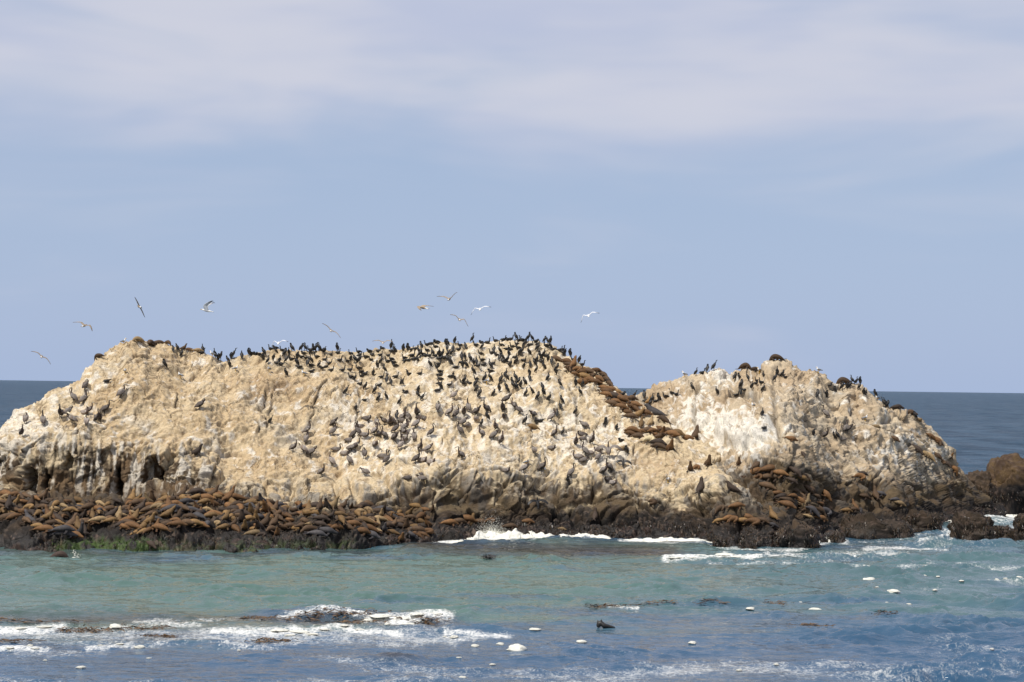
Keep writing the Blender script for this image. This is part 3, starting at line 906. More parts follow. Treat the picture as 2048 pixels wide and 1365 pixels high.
# ------------------------------------------------------------------ the sea
def make_sea():
    xs = np.concatenate([-np.geomspace(40000, 50, 40), np.arange(-46, 46.01, 0.14), np.geomspace(50, 40000, 40)])
    ys = [60.0]
    while ys[-1] < 200:
        ys.append(ys[-1] + 0.13 + 0.20 * max(0, (ys[-1] - 90) / 100))
    ys = np.concatenate([[-3000, -300, -50, 20, 50], ys, np.geomspace(204, 60000, 60)])
    X, Y = np.meshgrid(xs, ys)
    V = np.stack([X, Y, np.zeros_like(X)], -1).reshape(-1, 3)
    dense = ((np.abs(V[:, 0]) < 46.5) & (V[:, 1] > 58) & (V[:, 1] < 202))
    z = np.zeros(len(V))
    foam = np.zeros(len(V))
    film = np.zeros(len(V))
    shal = np.zeros(len(V))
    weed = np.zeros(len(V))
    far = sst(V[:, 1], 172, 240) + sst(np.abs(V[:, 0]), 60, 200)
    far = np.clip(far, 0, 1)
    D = V[dense]
    px, py = project(D)
    # waves
    T = D.copy()
    fade = sst(46 - np.abs(D[:, 0]), 0, 4) * sst(D[:, 1], 60, 64) * (1 - sst(D[:, 1], 195, 201))
    w = 0.24 * fbm(np.stack([T[:, 0] / 5.5, T[:, 1] / 3.0, T[:, 2] + 3], 1), 3, 600)
    rid = fbm(np.stack([(T[:, 0] + 0.25 * T[:, 1]) / 2.0, T[:, 1] / 1.7, T[:, 2] + 9], 1), 3, 620, 0.55, ridged=True)
    w += 0.17 * np.clip(rid + 0.1, -0.3, 1) * (0.4 + 1.2 * sst(pnoise(np.stack([T[:, 0] / 6, T[:, 1] / 4, T[:, 2] + 2], 1), 655), 0.0, 0.35))
    w += 0.04 * fbm(np.stack([T[:, 0] / 0.7, T[:, 1] / 0.45, T[:, 2] + 5], 1), 2, 640)
    calm = 0.55 + 0.45 * sst(pnoise(np.stack([T[:, 0] / 14, T[:, 1] / 9, T[:, 2]], 1), 650), -0.2, 0.3)
    z_d = w * calm * (0.75 + 0.5 * (1 - sst(np.abs(py - 1170), 40, 90)) + 0.8 * sst(px, 1500, 1900))
    # swell heaping up against the rock
    mound = np.exp(-(seg_dist(px, py, [(830, 1101), (940, 1096), (1100, 1090), (1230, 1090), (1400, 1096)], 2.2) / 26) ** 2)
    z_d += 0.28 * mound
    z_d += 0.35 * np.exp(-(seg_dist(px, py, [(1860, 1058), (1960, 1050), (2060, 1046)], 2.0) / 30) ** 2)
    # a smooth boil over something dark just under the surface
    bo = np.exp(-(((px - 790) / 48) ** 2 + ((py - 1322) / 7) ** 2))
    z_d += 0.16 * bo
    # foam laid down where the photograph shows it: strokes of (line, radius px, strength, vertical stretch)
    S = [([(-20, 1266), (60, 1262), (125, 1256)], 18, .95, 1.5), ([(-20, 1300), (50, 1301), (95, 1303)], 9, .9, 1.6), ([(175, 1300), (215, 1296), (262, 1292)], 9, .9, 1.6),
         ([(130, 1262), (230, 1258), (330, 1248), (390, 1252)], 13, .72, 1.6), ([(270, 1246), (340, 1243), (400, 1252)], 8, .7, 1.6), ([(400, 1243), (470, 1238), (520, 1240)], 9, .65, 1.6),
         ([(560, 1236), (630, 1231), (690, 1233), (740, 1240)], 8, .85, 1.6), ([(430, 1266), (520, 1268), (590, 1262), (625, 1272)], 17, .95, 1.7), ([(440, 1292), (530, 1296), (600, 1285)], 14, .68, 1.5),
         ([(620, 1262), (680, 1256), (720, 1264), (800, 1270)], 11, .9, 1.7), ([(735, 1246), (790, 1244), (860, 1236), (895, 1236)], 14, 1.0, 1.6), ([(780, 1252), (860, 1254)], 7, .8, 1.6),
         ([(690, 1276), (790, 1290), (900, 1282), (1010, 1272)], 13, .66, 1.5), ([(890, 1268), (960, 1272), (1020, 1274)], 7, .85, 1.6), ([(215, 1290), (300, 1290), (420, 1282)], 14, .6, 1.5),
         ([(1215, 1215), (1275, 1217)], 5, .85, 1.6), ([(1330, 1121), (1410, 1119), (1450, 1113), (1500, 1119), (1535, 1112)], 8, 1.0, 1.7), ([(1540, 1115), (1620, 1112), (1700, 1110), (1810, 1112)], 12, .85, 1.7),
         ([(1420, 1128), (1550, 1128), (1700, 1122)], 8, .6, 1.7), ([(1730, 1100), (1810, 1098), (1890, 1101)], 10, .85, 1.7), ([(1840, 1088), (1900, 1086)], 7, .9, 1.7), ([(1660, 1138), (1780, 1141), (1870, 1135)], 6, .62, 1.7),
         ([(1915, 1134), (2000, 1138), (2060, 1137)], 6, .62, 1.7), ([(870, 1092), (930, 1086), (1000, 1086), (1060, 1082), (1110, 1080), (1215, 1085)], 6, 1.0, 1.6), ([(940, 1084), (985, 1080), (1040, 1080)], 8, 1.0, 1.5),
         ([(1240, 1088), (1330, 1090), (1420, 1090)], 6, .85, 1.6), ([(1440, 1099), (1520, 1103), (1600, 1101), (1660, 1084)], 8, .75, 1.7), ([(1625, 1082), (1670, 1078), (1690, 1084)], 9, .9, 1.5), ([(1700, 1084), (1800, 1082), (1860, 1076)], 5, .6, 1.7),
         ([(1872, 1050), (1900, 1049), (1925, 1056)], 6, .95, 1.5), ([(1985, 1028), (2020, 1032), (2060, 1038)], 11, 1.0, 1.5), ([(1870, 1064), (1900, 1072), (1880, 1085)], 10, .8, 1.5), ([(1960, 1046), (2020, 1044), (2060, 1050)], 8, .85, 1.5), ([(1935, 1052), (1990, 1050), (2060, 1056)], 14, .62, 1.5), ([(2000, 1068), (2060, 1066)], 12, .8, 1.5),
         ([(1960, 1086), (2060, 1090)], 9, .62, 1.6), ([(100, 1114), (160, 1117)], 5, .5, 1.6), ([(1980, 1165), (2060, 1170)], 9, .6, 1.6), ([(1890, 1180), (1830, 1186)], 6, .5, 1.6), ([(980, 1095), (1030, 1099)], 4, .55, 1.6)]
    foam_d = np.zeros(len(D))
    for line, r, s, ky in S:
        x0, x1 = min(p[0] for p in line) - 3 * r, max(p[0] for p in line) + 3 * r
        y0, y1 = min(p[1] for p in line) - 3 * r, max(p[1] for p in line) + 3 * r
        m = (px > x0) & (px < x1) & (py > y0) & (py < y1)
        foam_d[m] = np.maximum(foam_d[m], s * np.exp(-(seg_dist(px[m], py[m], line, ky) / (1.35 * r)) ** 2))
    pat = fbm(np.stack([D[:, 0] / 9, D[:, 1] / 5, D[:, 2] + 1], 1), 4, 660)
    lowband = sst(py, 1236, 1290)
    film_d = np.clip(lowband * (0.30 + 0.9 * pat + 0.25 * sst(py, 1290, 1350)), 0, 1) * 0.62
    film_d = np.maximum(film_d, 0.75 * np.exp(-(seg_dist(px, py, [(0, 1275), (300, 1272), (600, 1275), (900, 1275)], 1.6) / 45) ** 2))
    film_d = np.maximum(film_d, 0.68 * np.exp(-(seg_dist(px, py, [(1100, 1375), (1300, 1345), (1500, 1335), (1620, 1345)], 1.6) / 42) ** 2))
    film_d = np.maximum(film_d, 0.6 * np.exp(-(seg_dist(px, py, [(1620, 1335), (1800, 1338), (2050, 1345)], 1.6) / 30) ** 2))
    film_d = np.maximum(film_d, 0.5 * np.exp(-(seg_dist(px, py, [(1700, 1105), (1900, 1090), (2060, 1070)], 1.6) / 60) ** 2))
    film_d *= 1 - bo * 0.9
    # pale sand bottom shows green in the sheltered water
    sh = np.clip(1 - sst(np.abs(py - 1168 + pat * 55 + (px - 700) * 0.012) / (66 + 24 * sst(-px, -700, 0)), 0.35, 1.55), 0, 1)
    sh = np.maximum(sh * (1 - 0.45 * sst(px, 900, 1700)), 0.6 * np.exp(-(((px - 1960) / 130) ** 2 + ((py - 1050) / 30) ** 2)))
    sh = np.clip(sh + 0.12 * (1 - sst(py, 1240, 1300)), 0, 1)
    wd = np.exp(-(seg_dist(px, py, [(820, 1100), (1000, 1104), (1250, 1106), (1340, 1110)], 2.0) / 22) ** 2) * 0.8
    wd = np.maximum(wd, np.exp(-(seg_dist(px, py, [(0, 1106), (400, 1110), (760, 1105)], 2.4) / 14) ** 2) * 0.55)
    wd = np.maximum(wd, np.exp(-(seg_dist(px, py, [(0, 1236), (350, 1240), (700, 1245), (900, 1250)], 1.8) / 22) ** 2) * 0.6)
    wd = np.maximum(wd, bo * 0.9)
    thick = sst(foam_d + 0.35 * fbm(D / 0.55, 3, 690), 0.72, 1.0)
    z_d += 0.07 * thick * (0.6 + 0.8 * np.abs(fbm(D / 0.35, 2, 695)))
    z[dense] = z_d * fade
    foam[dense] = foam_d
    film[dense] = film_d
    shal[dense] = sh
    weed[dense] = np.clip(wd, 0, 0.85)
    V[:, 2] = z
    global SEA
    SEA = (xs, ys, z.reshape(X.shape))
    me, q = grid_mesh("sea", V.reshape(X.shape + (3,)), {'foam': foam, 'film': film, 'shallow': shal, 'weed': weed, 'far': far})
    return link("sea", me, M_SEA, kind='structure')


sea = make_sea()


def sea_h(x, y):
    xs, ys, Z = SEA
    return Z[np.clip(np.searchsorted(ys, y), 0, len(ys) - 1), np.clip(np.searchsorted(xs, x), 0, len(xs) - 1)]


def on_sea(px, py):
    p = on_water(np.array(float(px)), np.array(float(py)))
    p[2] = float(sea_h(p[0], p[1]))
    return p


# ------------------------------------------------------------------ body builder: smooth lofts fused into one skin
def catmull(pts, k=4):
    pts = [np.array(p, float) for p in pts]
    out = []
    n = len(pts)
    for i in range(n - 1):
        p0, p1, p2, p3 = pts[max(i - 1, 0)], pts[i], pts[i + 1], pts[min(i + 2, n - 1)]
        for j in range(k):
            t = j / k
            out.append(0.5 * (2 * p1 + (p2 - p0) * t + (2 * p0 - 5 * p1 + 4 * p2 - p3) * t * t + (3 * p1 - p0 - 3 * p2 + p3) * t ** 3))
    out.append(pts[-1])
    return out


class Body:
    def __init__(self):
        self.v, self.f = [], []
        self.cp, self.cc = [], []

    sx = 1.0

    def loft(self, rows, side=(0, 1, 0), n=9, k=4):
        """rows: (x, y, z, half width along `side`, half height, colour)"""
        a = catmull([r[:5] for r in rows], k)
        cols = catmull([r[5] for r in rows], k)
        P = [Vector((p[0] * self.sx, p[1], p[2])) for p in a]
        s0 = Vector(side)
        base = len(self.v)
        m = len(P)
        for i in range(m):
            t = (P[min(i + 1, m - 1)] - P[max(i - 1, 0)]).normalized()
            s = (s0 - t * s0.dot(t))
            if s.length < 1e-4:
                s = t.orthogonal()
            s.normalize()
            b = s.cross(t)
            for j in range(n):
                an = 2 * math.pi * j / n
                self.v.append(tuple(P[i] + s * (math.cos(an) * max(a[i][3], 1e-3)) + b * (math.sin(an) * max(a[i][4], 1e-3))))
            self.cp.append(tuple(P[i]))
            self.cc.append(np.clip(cols[i], 0, 1))
        for i in range(m - 1):
            for j in range(n):
                j2 = (j + 1) % n
                self.f.append((base + i * n + j, base + i * n + j2, base + (i + 1) * n + j2, base + (i + 1) * n + j))
        self.f.append(tuple(base + j for j in reversed(range(n))))
        self.f.append(tuple(base + (m - 1) * n + j for j in range(n)))

    def finish(self, name, mat, voxel, decim=0.5):
        me = bpy.data.meshes.new(name + "_raw")
        me.from_pydata(self.v, [], self.f)
        bm = bmesh.new()
        bm.from_mesh(me)
        bmesh.ops.recalc_face_normals(bm, faces=bm.faces)
        bm.to_mesh(me)
        bm.free()
        o = bpy.data.objects.new(name + "_raw", me)
        COL.objects.link(o)
        r = o.modifiers.new("r", 'REMESH')
        r.mode = 'VOXEL'
        r.voxel_size = voxel
        sm = o.modifiers.new("s", 'SMOOTH')
        sm.iterations = 2
        sm.factor = 0.5
        dc = o.modifiers.new("d", 'DECIMATE')
        dc.ratio = decim
        dg = bpy.context.evaluated_depsgraph_get()
        out = bpy.data.meshes.new_from_object(o.evaluated_get(dg))
        bpy.data.objects.remove(o)
        bpy.data.meshes.remove(me)
        out.name = name
        n = len(out.vertices)
        V = np.empty(n * 3, np.float32)
        out.vertices.foreach_get('co', V)
        V = V.reshape(-1, 3)
        C = np.array(self.cp)
        K = np.array(self.cc)
        d = ((V[:, None, :] - C[None]) ** 2).sum(-1)
        c = K[d.argmin(1)]
        for nm in [a.name for a in out.attributes if a.data_type == 'FLOAT_COLOR']:
            out.attributes.remove(out.attributes[nm])
        a = out.attributes.new('coat', 'FLOAT_COLOR', 'POINT')
        a.data.foreach_set('color', np.concatenate([c, np.ones((n, 1))], 1).reshape(-1).astype(np.float32))
        out.polygons.foreach_set('use_smooth', np.ones(len(out.polygons), bool))
        out.materials.clear()
        out.materials.append(mat)
        return out


# ---------------- sea lions (facing +x, resting on z = 0, about 1.9 m long)
W1 = (1, 1, 1)
FL = (0.42, 0.40, 0.42)          # flippers are darker than the coat
PALE = (1.25, 1.2, 1.1)


def sl_flippers(b, sh, hip, spread=1.0, up=False):
    for s in (-1, 1):
        x, z = sh
        if up:
            b.loft([(x, s * 0.14, z, .10, .06, W1), (x + .06, s * 0.26, z * .5, .09, .045, FL), (x + .10, s * .34, .05, .10, .03, FL), (x + .22, s * .40, .03, .10, .022, FL), (x + .30, s * .42, .025, .05, .02, FL)], (1, 0, 0), 8)
        else:
            b.loft([(x, s * 0.16, z, .11, .06, W1), (x - .04, s * .34, .07, .11, .035, FL), (x - .12, s * .50 * spread, .04, .11, .025, FL), (x - .22, s * .62 * spread, .03, .06, .02, FL)], (1, 0, 0), 8)
        hx, hz = hip
        b.loft([(hx, s * .05, hz, .06, .05, W1), (hx - .16, s * .11, hz * .6, .075, .035, FL), (hx - .32, s * .17, .035, .085, .025, FL), (hx - .42, s * .19, .03, .05, .02, FL)], (0, 1, 0), 8)


def sl_lying(bend=0.0, fat=1.0, head=0.0):
    b = Body()
    rows = []
    sp = [(-.80, .09, .06, .06), (-.62, .14, .13, .12), (-.35, .19, .21, .18), (-.05, .235, .265, .23), (.22, .25, .28, .25), (.44, .24, .22, .21), (.60, .20 + head * .35, .155, .155), (.73, .16 + head * .75, .12, .12), (.83, .14 + head, .115, .11), (.91, .125 + head, .075, .07), (.97, .115 + head, .045, .045)]
    for x, z, a, h in sp:
        rows.append((x, bend * (x * x) * (1 if x > 0 else .8), max(z * (fat * .6 + .4), h * .9), a * fat, h * fat, W1 if x < .8 else PALE))
    b.loft(rows, (0, 1, 0), 11)
    sl_flippers(b, (.32, .12), (-.74, .09))
    return b


def sl_sitting(lift=0.8, fat=1.0, nose=0.12, lean=0.0):
    b = Body()
    sp = [(-.72, .08, .06, .06), (-.58, .14, .13, .12), (-.34, .20, .22, .19), (-.06, .26, .27, .25), (.16, .36, .265, .26), (.30, .36 + lift * .26, .21, .21), (.38 + lean * .3, .36 + lift * .52, .155, .16), (.42 + lean * .7, .38 + lift * .72, .13, .135), (.48 + lean, .40 + lift * .84, .125, .125), (.57 + lean, .40 + lift * .84 + nose * .5, .07, .07), (.64 + lean, .40 + lift * .84 + nose, .04, .04)]
    b.loft([(x, 0, z, a * fat, h * fat, W1 if i < 8 else PALE) for i, (x, z, a, h) in enumerate(sp)], (0, 1, 0), 11)
    sl_flippers(b, (.24, .36), (-.66, .08), up=True)
    return b


def sl_side():
    """asleep on its side, one flipper in the air"""
    b = sl_lying(0.22, 1.05)
    b.loft([(.25, .05, .40, .08, .05, W1), (.20, .10, .55, .08, .03, FL), (.12, .14, .68, .05, .02, FL)], (1, 0, 0), 8)
    return b


def sl_curl():
    """curled up, neck folded back over the flank"""
    b = Body()
    pts = [(-.62, -.20, .08, .06), (-.52, -.05, .14, .13), (-.32, .06, .19, .20), (-.04, .10, .23, .25), (.22, .04, .25, .26), (.38, -.12, .27, .21), (.36, -.30, .27, .155), (.22, -.40, .22, .12), (.10, -.42, .16, .11), (.0, -.42, .13, .06), (-.06, -.42, .12, .035)]
    b.loft([(x, y, z, r, r * .92, W1 if i < 7 else PALE) for i, (x, y, z, r) in enumerate(pts)], (0, 0, 1), 11)
    sl_flippers(b, (.24, .12), (-.56, .09))
    return b


def sl_arched():
    """draped over a hump, head hanging forward"""
    b = Body()
    sp = [(-.78, .02, .06, .06), (-.62, .12, .14, .12), (-.36, .25, .23, .20), (-.05, .34, .27, .25), (.22, .35, .275, .26), (.44, .27, .22, .22), (.60, .14, .16, .16), (.70, .02, .12, .12), (.76, -.08, .10, .10), (.80, -.16, .06, .06)]
    b.loft([(x, 0, z, a, h, W1) for x, z, a, h in sp], (0, 1, 0), 11)
    sl_flippers(b, (.36, .14), (-.70, .05))
    return b


def sl_bull():
    """heavy bull: thick neck, head lifted and turned"""
    b = Body()
    sp = [(-.85, 0, .09, .06, .06), (-.66, 0, .15, .14, .13), (-.36, 0, .23, .23, .21), (-.02, 0, .31, .31, .29), (.28, 0, .40, .33, .32), (.46, .02, .56, .28, .28), (.58, .05, .72, .21, .21), (.68, .07, .82, .155, .16), (.78, .08, .86, .13, .13), (.88, .09, .87, .08, .08), (.95, .09, .87, .05, .05)]
    b.loft([(x, y, z, a, h, W1) for x, y, z, a, h in sp], (0, 1, 0), 11)
    sl_flippers(b, (.36, .38), (-.78, .09), up=True)
    return b


SL = {
    'a': sl_lying(0.0), 'b': sl_lying(0.35), 'c': sl_lying(-0.42, 1.1), 'd': sl_lying(0.1, 1.15, .10), 'e': sl_side(),
    'u': sl_sitting(.60, 1.08, .14, .04), 'v': sl_sitting(.42, 1.12, .20, .14), 'w': sl_sitting(.78, 1.1, .08, -.02), 'k': sl_curl(), 'h': sl_arched(), 'B': sl_bull()}
SLM = {k: b.finish("sea_lion", M_FUR, 0.028, 0.45) for k, b in SL.items()}
SL_WORD = {'a': 'stretched out flat', 'b': 'lying bent', 'c': 'lying curved', 'd': 'lying head raised', 'e': 'asleep sideways', 'u': 'sitting head up', 'v': 'leaning forward', 'w': 'sitting bolt upright', 'k': 'curled up', 'h': 'humped over', 'B': 'rearing its neck'}

# ---------------- cormorants (facing +x, 0.8 m tall)
BK = (0.014, 0.0145, 0.015)
BK2 = (0.024, 0.021, 0.018)
BL = (0.045, 0.042, 0.04)


def legs(b, x, y, z, col, r=.017):
    for s in (-1, 1):
        b.loft([(x, s * y, z, r * 1.5, r * 1.5, col), (x + .01, s * y, z * .5, r, r, col), (x, s * y, .02, r, r, col)], (0, 1, 0), 6, 2)
        b.loft([(x - .03, s * y, .014, .015, .012, col), (x + .04, s * y, .014, .035, .012, col), (x + .09, s * y * 1.1, .012, .04, .011, col)], (0, 1, 0), 6, 2)


def co_stand(neck=0, wings=False):
    b = Body()
    body = [(-.24, 0, .06, .035, .014, BK), (-.17, 0, .16, .055, .03, BK), (-.09, 0, .27, .10, .085, BK2), (0, 0, .40, .118, .112, BK2), (.055, 0, .51, .10, .098, BK), (.075, 0, .58, .066, .066, BK)]
    nk = {0: [(.055, 0, .655, .040, .042, BK), (.045, 0, .72, .034, .036, BK), (.075, 0, .775, .037, .039, BK), (.125, 0, .785, .027, .026, BL), (.19, 0, .785, .014, .013, BL), (.225, 0, .775, .011, .011, BL)],
          1: [(.115, 0, .63, .046, .046, BK), (.10, 0, .695, .040, .042, BK), (.03, .02, .71, .040, .04, BK), (-.03, .04, .66, .036, .036, BK), (-.06, .05, .59, .022, .022, BL), (-.075, .06, .53, .012, .012, BL)],
          2: [(.12, 0, .60, .044, .044, BK), (.16, 0, .66, .036, .038, BK), (.17, 0, .735, .034, .036, BK), (.20, 0, .79, .036, .038, BK), (.25, 0, .81, .026, .025, BL), (.31, 0, .83, .013, .013, BL), (.34, 0, .83, .011, .011, BL)],
          3: [(.10, .02, .62, .045, .046, BK), (.10, .05, .665, .042, .044, BK), (.05, .075, .675, .042, .042, BK), (.0, .085, .62, .034, .034, BK), (-.02, .09, .56, .020, .020, BL), (-.03, .09, .50, .012, .012, BL)]}[neck]
    b.loft(body + nk, (0, 1, 0), 10)
    legs(b, -.0, .05, .32, BL)
    for s in (-1, 1):
        if wings:
            b.loft([(.03, s * .08, .53, .09, .03, BK2), (.02, s * .24, .60, .11, .020, BK2), (-.02, s * .44, .55, .12, .016, BK2), (-.06, s * .62, .42, .10, .014, BK), (-.08, s * .70, .30, .05, .012, BK)], (.55, 0, .83), 8)
        else:
            b.loft([(.03, s * .095, .53, .05, .018, BK2), (-.06, s * .115, .40, .075, .02, BK2), (-.15, s * .085, .26, .055, .018, BK), (-.22, s * .04, .14, .025, .014, BK)], (.75, 0, .6), 8)
    return b


def co_nest(neck=0):
    b = Body()
    b.sx = .78
    nk = {0: [(.22, 0, .27, .048, .05, BK), (.245, 0, .36, .038, .04, BK), (.245, 0, .43, .036, .038, BK), (.28, 0, .465, .036, .037, BK), (.33, 0, .47, .024, .023, BL), (.40, 0, .475, .012, .012, BL)],
          1: [(.24, 0, .22, .05, .05, BK), (.27, .03, .27, .042, .044, BK), (.23, .06, .31, .042, .042, BK), (.16, .07, .30, .04, .04, BK), (.09, .08, .28, .024, .022, BL), (.03, .08, .26, .012, .012, BL)],
          2: [(.25, 0, .22, .046, .048, BK), (.33, 0, .24, .036, .038, BK), (.40, 0, .26, .036, .037, BK), (.45, 0, .265, .024, .023, BL), (.52, 0, .27, .012, .012, BL)]}[neck]
    b.loft([(-.46, 0, .10, .05, .014, BK), (-.34, 0, .12, .06, .03, BK), (-.18, 0, .135, .12, .085, BK2), (0, 0, .14, .145, .12, BK2), (.12, 0, .16, .12, .11, BK), (.18, 0, .20, .075, .075, BK)] + nk, (0, 1, 0), 10)
    for s in (-1, 1):
        b.loft([(.10, s * .11, .19, .05, .018, BK2), (-.08, s * .14, .19, .07, .02, BK2), (-.26, s * .09, .16, .05, .018, BK), (-.38, s * .03, .13, .02, .014, BK)], (0, .4, 1), 8)
    return b


CO = {'s': co_stand(0), 't': co_stand(2), 'p': co_stand(1), 'q': co_stand(3), 'n': co_nest(0), 'm': co_nest(1), 'o': co_nest(2), 'w': co_stand(0, True)}
COM = {k: b.finish("cormorant", M_BLACK, 0.0115, 0.35) for k, b in CO.items()}
CO_WORD = {'s': 'standing upright', 't': 'craning forward', 'p': 'preening', 'q': 'hunched', 'n': 'sitting neck up', 'm': 'sitting head tucked', 'o': 'sitting neck forward', 'w': 'spreading its wings'}

# ---------------- pelicans (facing +x, about 1.15 m with the neck up)
GB = (0.165, 0.135, 0.112)
GW = (0.225, 0.195, 0.170)
DB = (0.060, 0.042, 0.034)
HD = (0.52, 0.46, 0.33)
BI = (0.22, 0.17, 0.13)
LG = (0.05, 0.045, 0.04)


def pe_body(b, tilt, rise, belly=DB, lg=True):
    """body along a line tilted by `tilt`; returns the shoulder"""
    c, s = math.cos(tilt), math.sin(tilt)
    rows = []
    for x, z, a, h, col in [(-.40, .03, .07, .022, DB), (-.30, .02, .10, .05, GB), (-.14, .0, .165, .13, GB), (.04, -.01, .185, .165, GB), (.20, 0, .165, .15, belly), (.30, .03, .115, .11, belly)]:
        rows.append((x * c - z * s, 0, rise + x * s + z * c, a, h, col))
    for sd in (-1, 1):
        w = []
        for x, z, a, h, col in [(.20, .06, .09, .025, GW), (.02, .06, .13, .03, GW), (-.18, .05, .11, .025, GB), (-.36, .04, .05, .018, DB)]:
            w.append((x * c - z * s, sd * (.15 if x > -.1 else .10 if x > -.3 else .04), rise + x * s + z * c, a, h, col))
        b.loft(w, (0.2, 0, 1), 8)
    if lg:
        legs(b, .0, .075, rise - .02, LG, .022)
    return rows


def pe_stand(neck=0, tilt=.75, wings=False):
    b = Body()
    rows = pe_body(b, tilt, .40)
    sx, sz = rows[-1][0], rows[-1][2]
    if neck == 0:      # neck drawn up, bill resting down along it
        nk = [(sx + .05, 0, sz + .10, .060, .062, DB), (sx + .01, 0, sz + .24, .045, .048, DB), (sx + .0, 0, sz + .36, .042, .044, DB), (sx + .05, 0, sz + .43, .05, .05, HD), (sx + .10, 0, sz + .42, .04, .04, HD)]
        b.loft([(sx + .07, 0, sz + .42, .035, .04, HD), (sx + .15, 0, sz + .33, .028, .030, BI), (sx + .18, 0, sz + .20, .026, .03, BI), (sx + .19, 0, sz + .07, .018, .018, BI)], (0, 1, 0), 8)
    elif neck == 1:    # bill level
        nk = [(sx + .07, 0, sz + .08, .060, .062, DB), (sx + .06, 0, sz + .22, .045, .048, DB), (sx + .05, 0, sz + .32, .042, .044, DB), (sx + .11, 0, sz + .385, .05, .05, HD), (sx + .16, 0, sz + .375, .04, .04, HD)]
        b.loft([(sx + .13, 0, sz + .38, .035, .04, HD), (sx + .25, 0, sz + .34, .028, .032, BI), (sx + .38, 0, sz + .29, .025, .026, BI), (sx + .47, 0, sz + .25, .015, .015, BI)], (0, 1, 0), 8)
    elif neck == 2:    # preening: neck bent down and back
        nk = [(sx + .10, 0, sz + .05, .060, .062, DB), (sx + .15, .03, sz + .15, .048, .05, DB), (sx + .10, .08, sz + .20, .045, .046, HD), (sx + .01, .12, sz + .14, .048, .05, HD), (sx - .04, .14, sz + .09, .035, .04, HD)]
        b.loft([(sx - .01, .13, sz + .12, .035, .038, HD), (sx - .11, .17, sz - .0, .028, .03, BI), (sx - .19, .19, sz - .12, .018, .02, BI)], (0, 1, 0), 8)
    else:              # head laid down in front
        nk = [(sx + .12, 0, sz + .03, .060, .062, DB), (sx + .20, 0, sz + .10, .046, .048, DB), (sx + .27, 0, sz + .10, .045, .046, HD), (sx + .31, 0, sz + .03, .046, .048, HD), (sx + .32, 0, sz - .02, .035, .035, HD)]
        b.loft([(sx + .315, 0, sz, .034, .036, HD), (sx + .34, 0, sz - .16, .028, .03, BI), (sx + .35, 0, sz - .32, .016, .016, BI)], (0, 1, 0), 8)
    b.loft(rows + nk, (0, 1, 0), 11)
    if wings:
        for s in (-1, 1):
            b.loft([(.08, s * .14, .56, .12, .035, GB), (.05, s * .38, .72, .14, .024, GW), (.0, s * .66, .66, .15, .018, GB), (-.06, s * .92, .48, .12, .015, DB), (-.10, s * 1.04, .34, .05, .013, DB)], (.6, 0, .8), 8)
    return b


def pe_sit(neck=0):
    b = Body()
    rows = pe_body(b, .12, .17, lg=False)
    sx, sz = rows[-1][0], rows[-1][2]
    if neck == 0:
        nk = [(sx + .07, 0, sz + .08, .060, .062, DB), (sx + .04, 0, sz + .20, .046, .048, DB), (sx + .03, 0, sz + .31, .042, .044, DB), (sx + .08, 0, sz + .37, .05, .05, HD), (sx + .13, 0, sz + .36, .04, .04, HD)]
        b.loft([(sx + .10, 0, sz + .36, .035, .04, HD), (sx + .19, 0, sz + .27, .028, .03, BI), (sx + .23, 0, sz + .12, .018, .018, BI)], (0, 1, 0), 8)
    else:
        nk = [(sx + .05, 0, sz + .07, .062, .064, DB), (sx + .04, .04, sz + .14, .05, .05, DB), (sx - .04, .07, sz + .17, .05, .05, HD), (sx - .10, .09, sz + .15, .035, .036, HD)]
        b.loft([(sx - .07, .08, sz + .16, .035, .036, HD), (sx - .20, .11, sz + .11, .028, .03, BI), (sx - .32, .12, sz + .07, .016, .016, BI)], (0, 1, 0), 8)
    b.loft(rows + nk, (0, 1, 0), 11)
    return b


PE = {'s': pe_stand(0), 'r': pe_stand(1, .62), 'p': pe_stand(2, .6), 'd': pe_stand(3, .35), 'n': pe_sit(0), 'm': pe_sit(1), 'w': pe_stand(0, .9, True)}
PEM = {k: b.finish("pelican", M_PLUME, 0.0155, 0.4) for k, b in PE.items()}
PE_WORD = {'s': 'standing neck up', 'r': 'standing bill out', 'p': 'preening', 'd': 'standing bill down', 'n': 'sitting neck up', 'm': 'sitting head tucked', 'w': 'spreading its wings'}

# ---------------- gulls
GWH = (0.78, 0.77, 0.74)
GGR = (0.20, 0.215, 0.235)
GDK = (0.03, 0.03, 0.032)
GYE = (0.60, 0.38, 0.06)
GBR = (0.30, 0.235, 0.165)
GBD = (0.135, 0.10, 0.072)


def gull_stand():
    b = Body()
    b.loft([(-.26, 0, .19, .03, .014, GDK), (-.18, 0, .215, .05, .03, GGR), (-.06, 0, .245, .085, .075, GWH), (.06, 0, .275, .085, .088, GWH), (.12, 0, .33, .058, .062, GWH), (.135, 0, .39, .042, .044, GWH), (.16, 0, .435, .045, .045, GWH), (.20, 0, .435, .026, .026, GYE), (.26, 0, .425, .012, .012, GYE)], (0, 1, 0), 10)
    for s in (-1, 1):
        b.loft([(.06, s * .075, .30, .05, .018, GGR), (-.06, s * .085, .275, .055, .02, GGR), (-.18, s * .05, .235, .035, .016, GGR), (-.30, s * .02, .205, .016, .012, GDK)], (0, .3, 1), 8)
    legs(b, .0, .035, .20, GYE, .014)
    return b


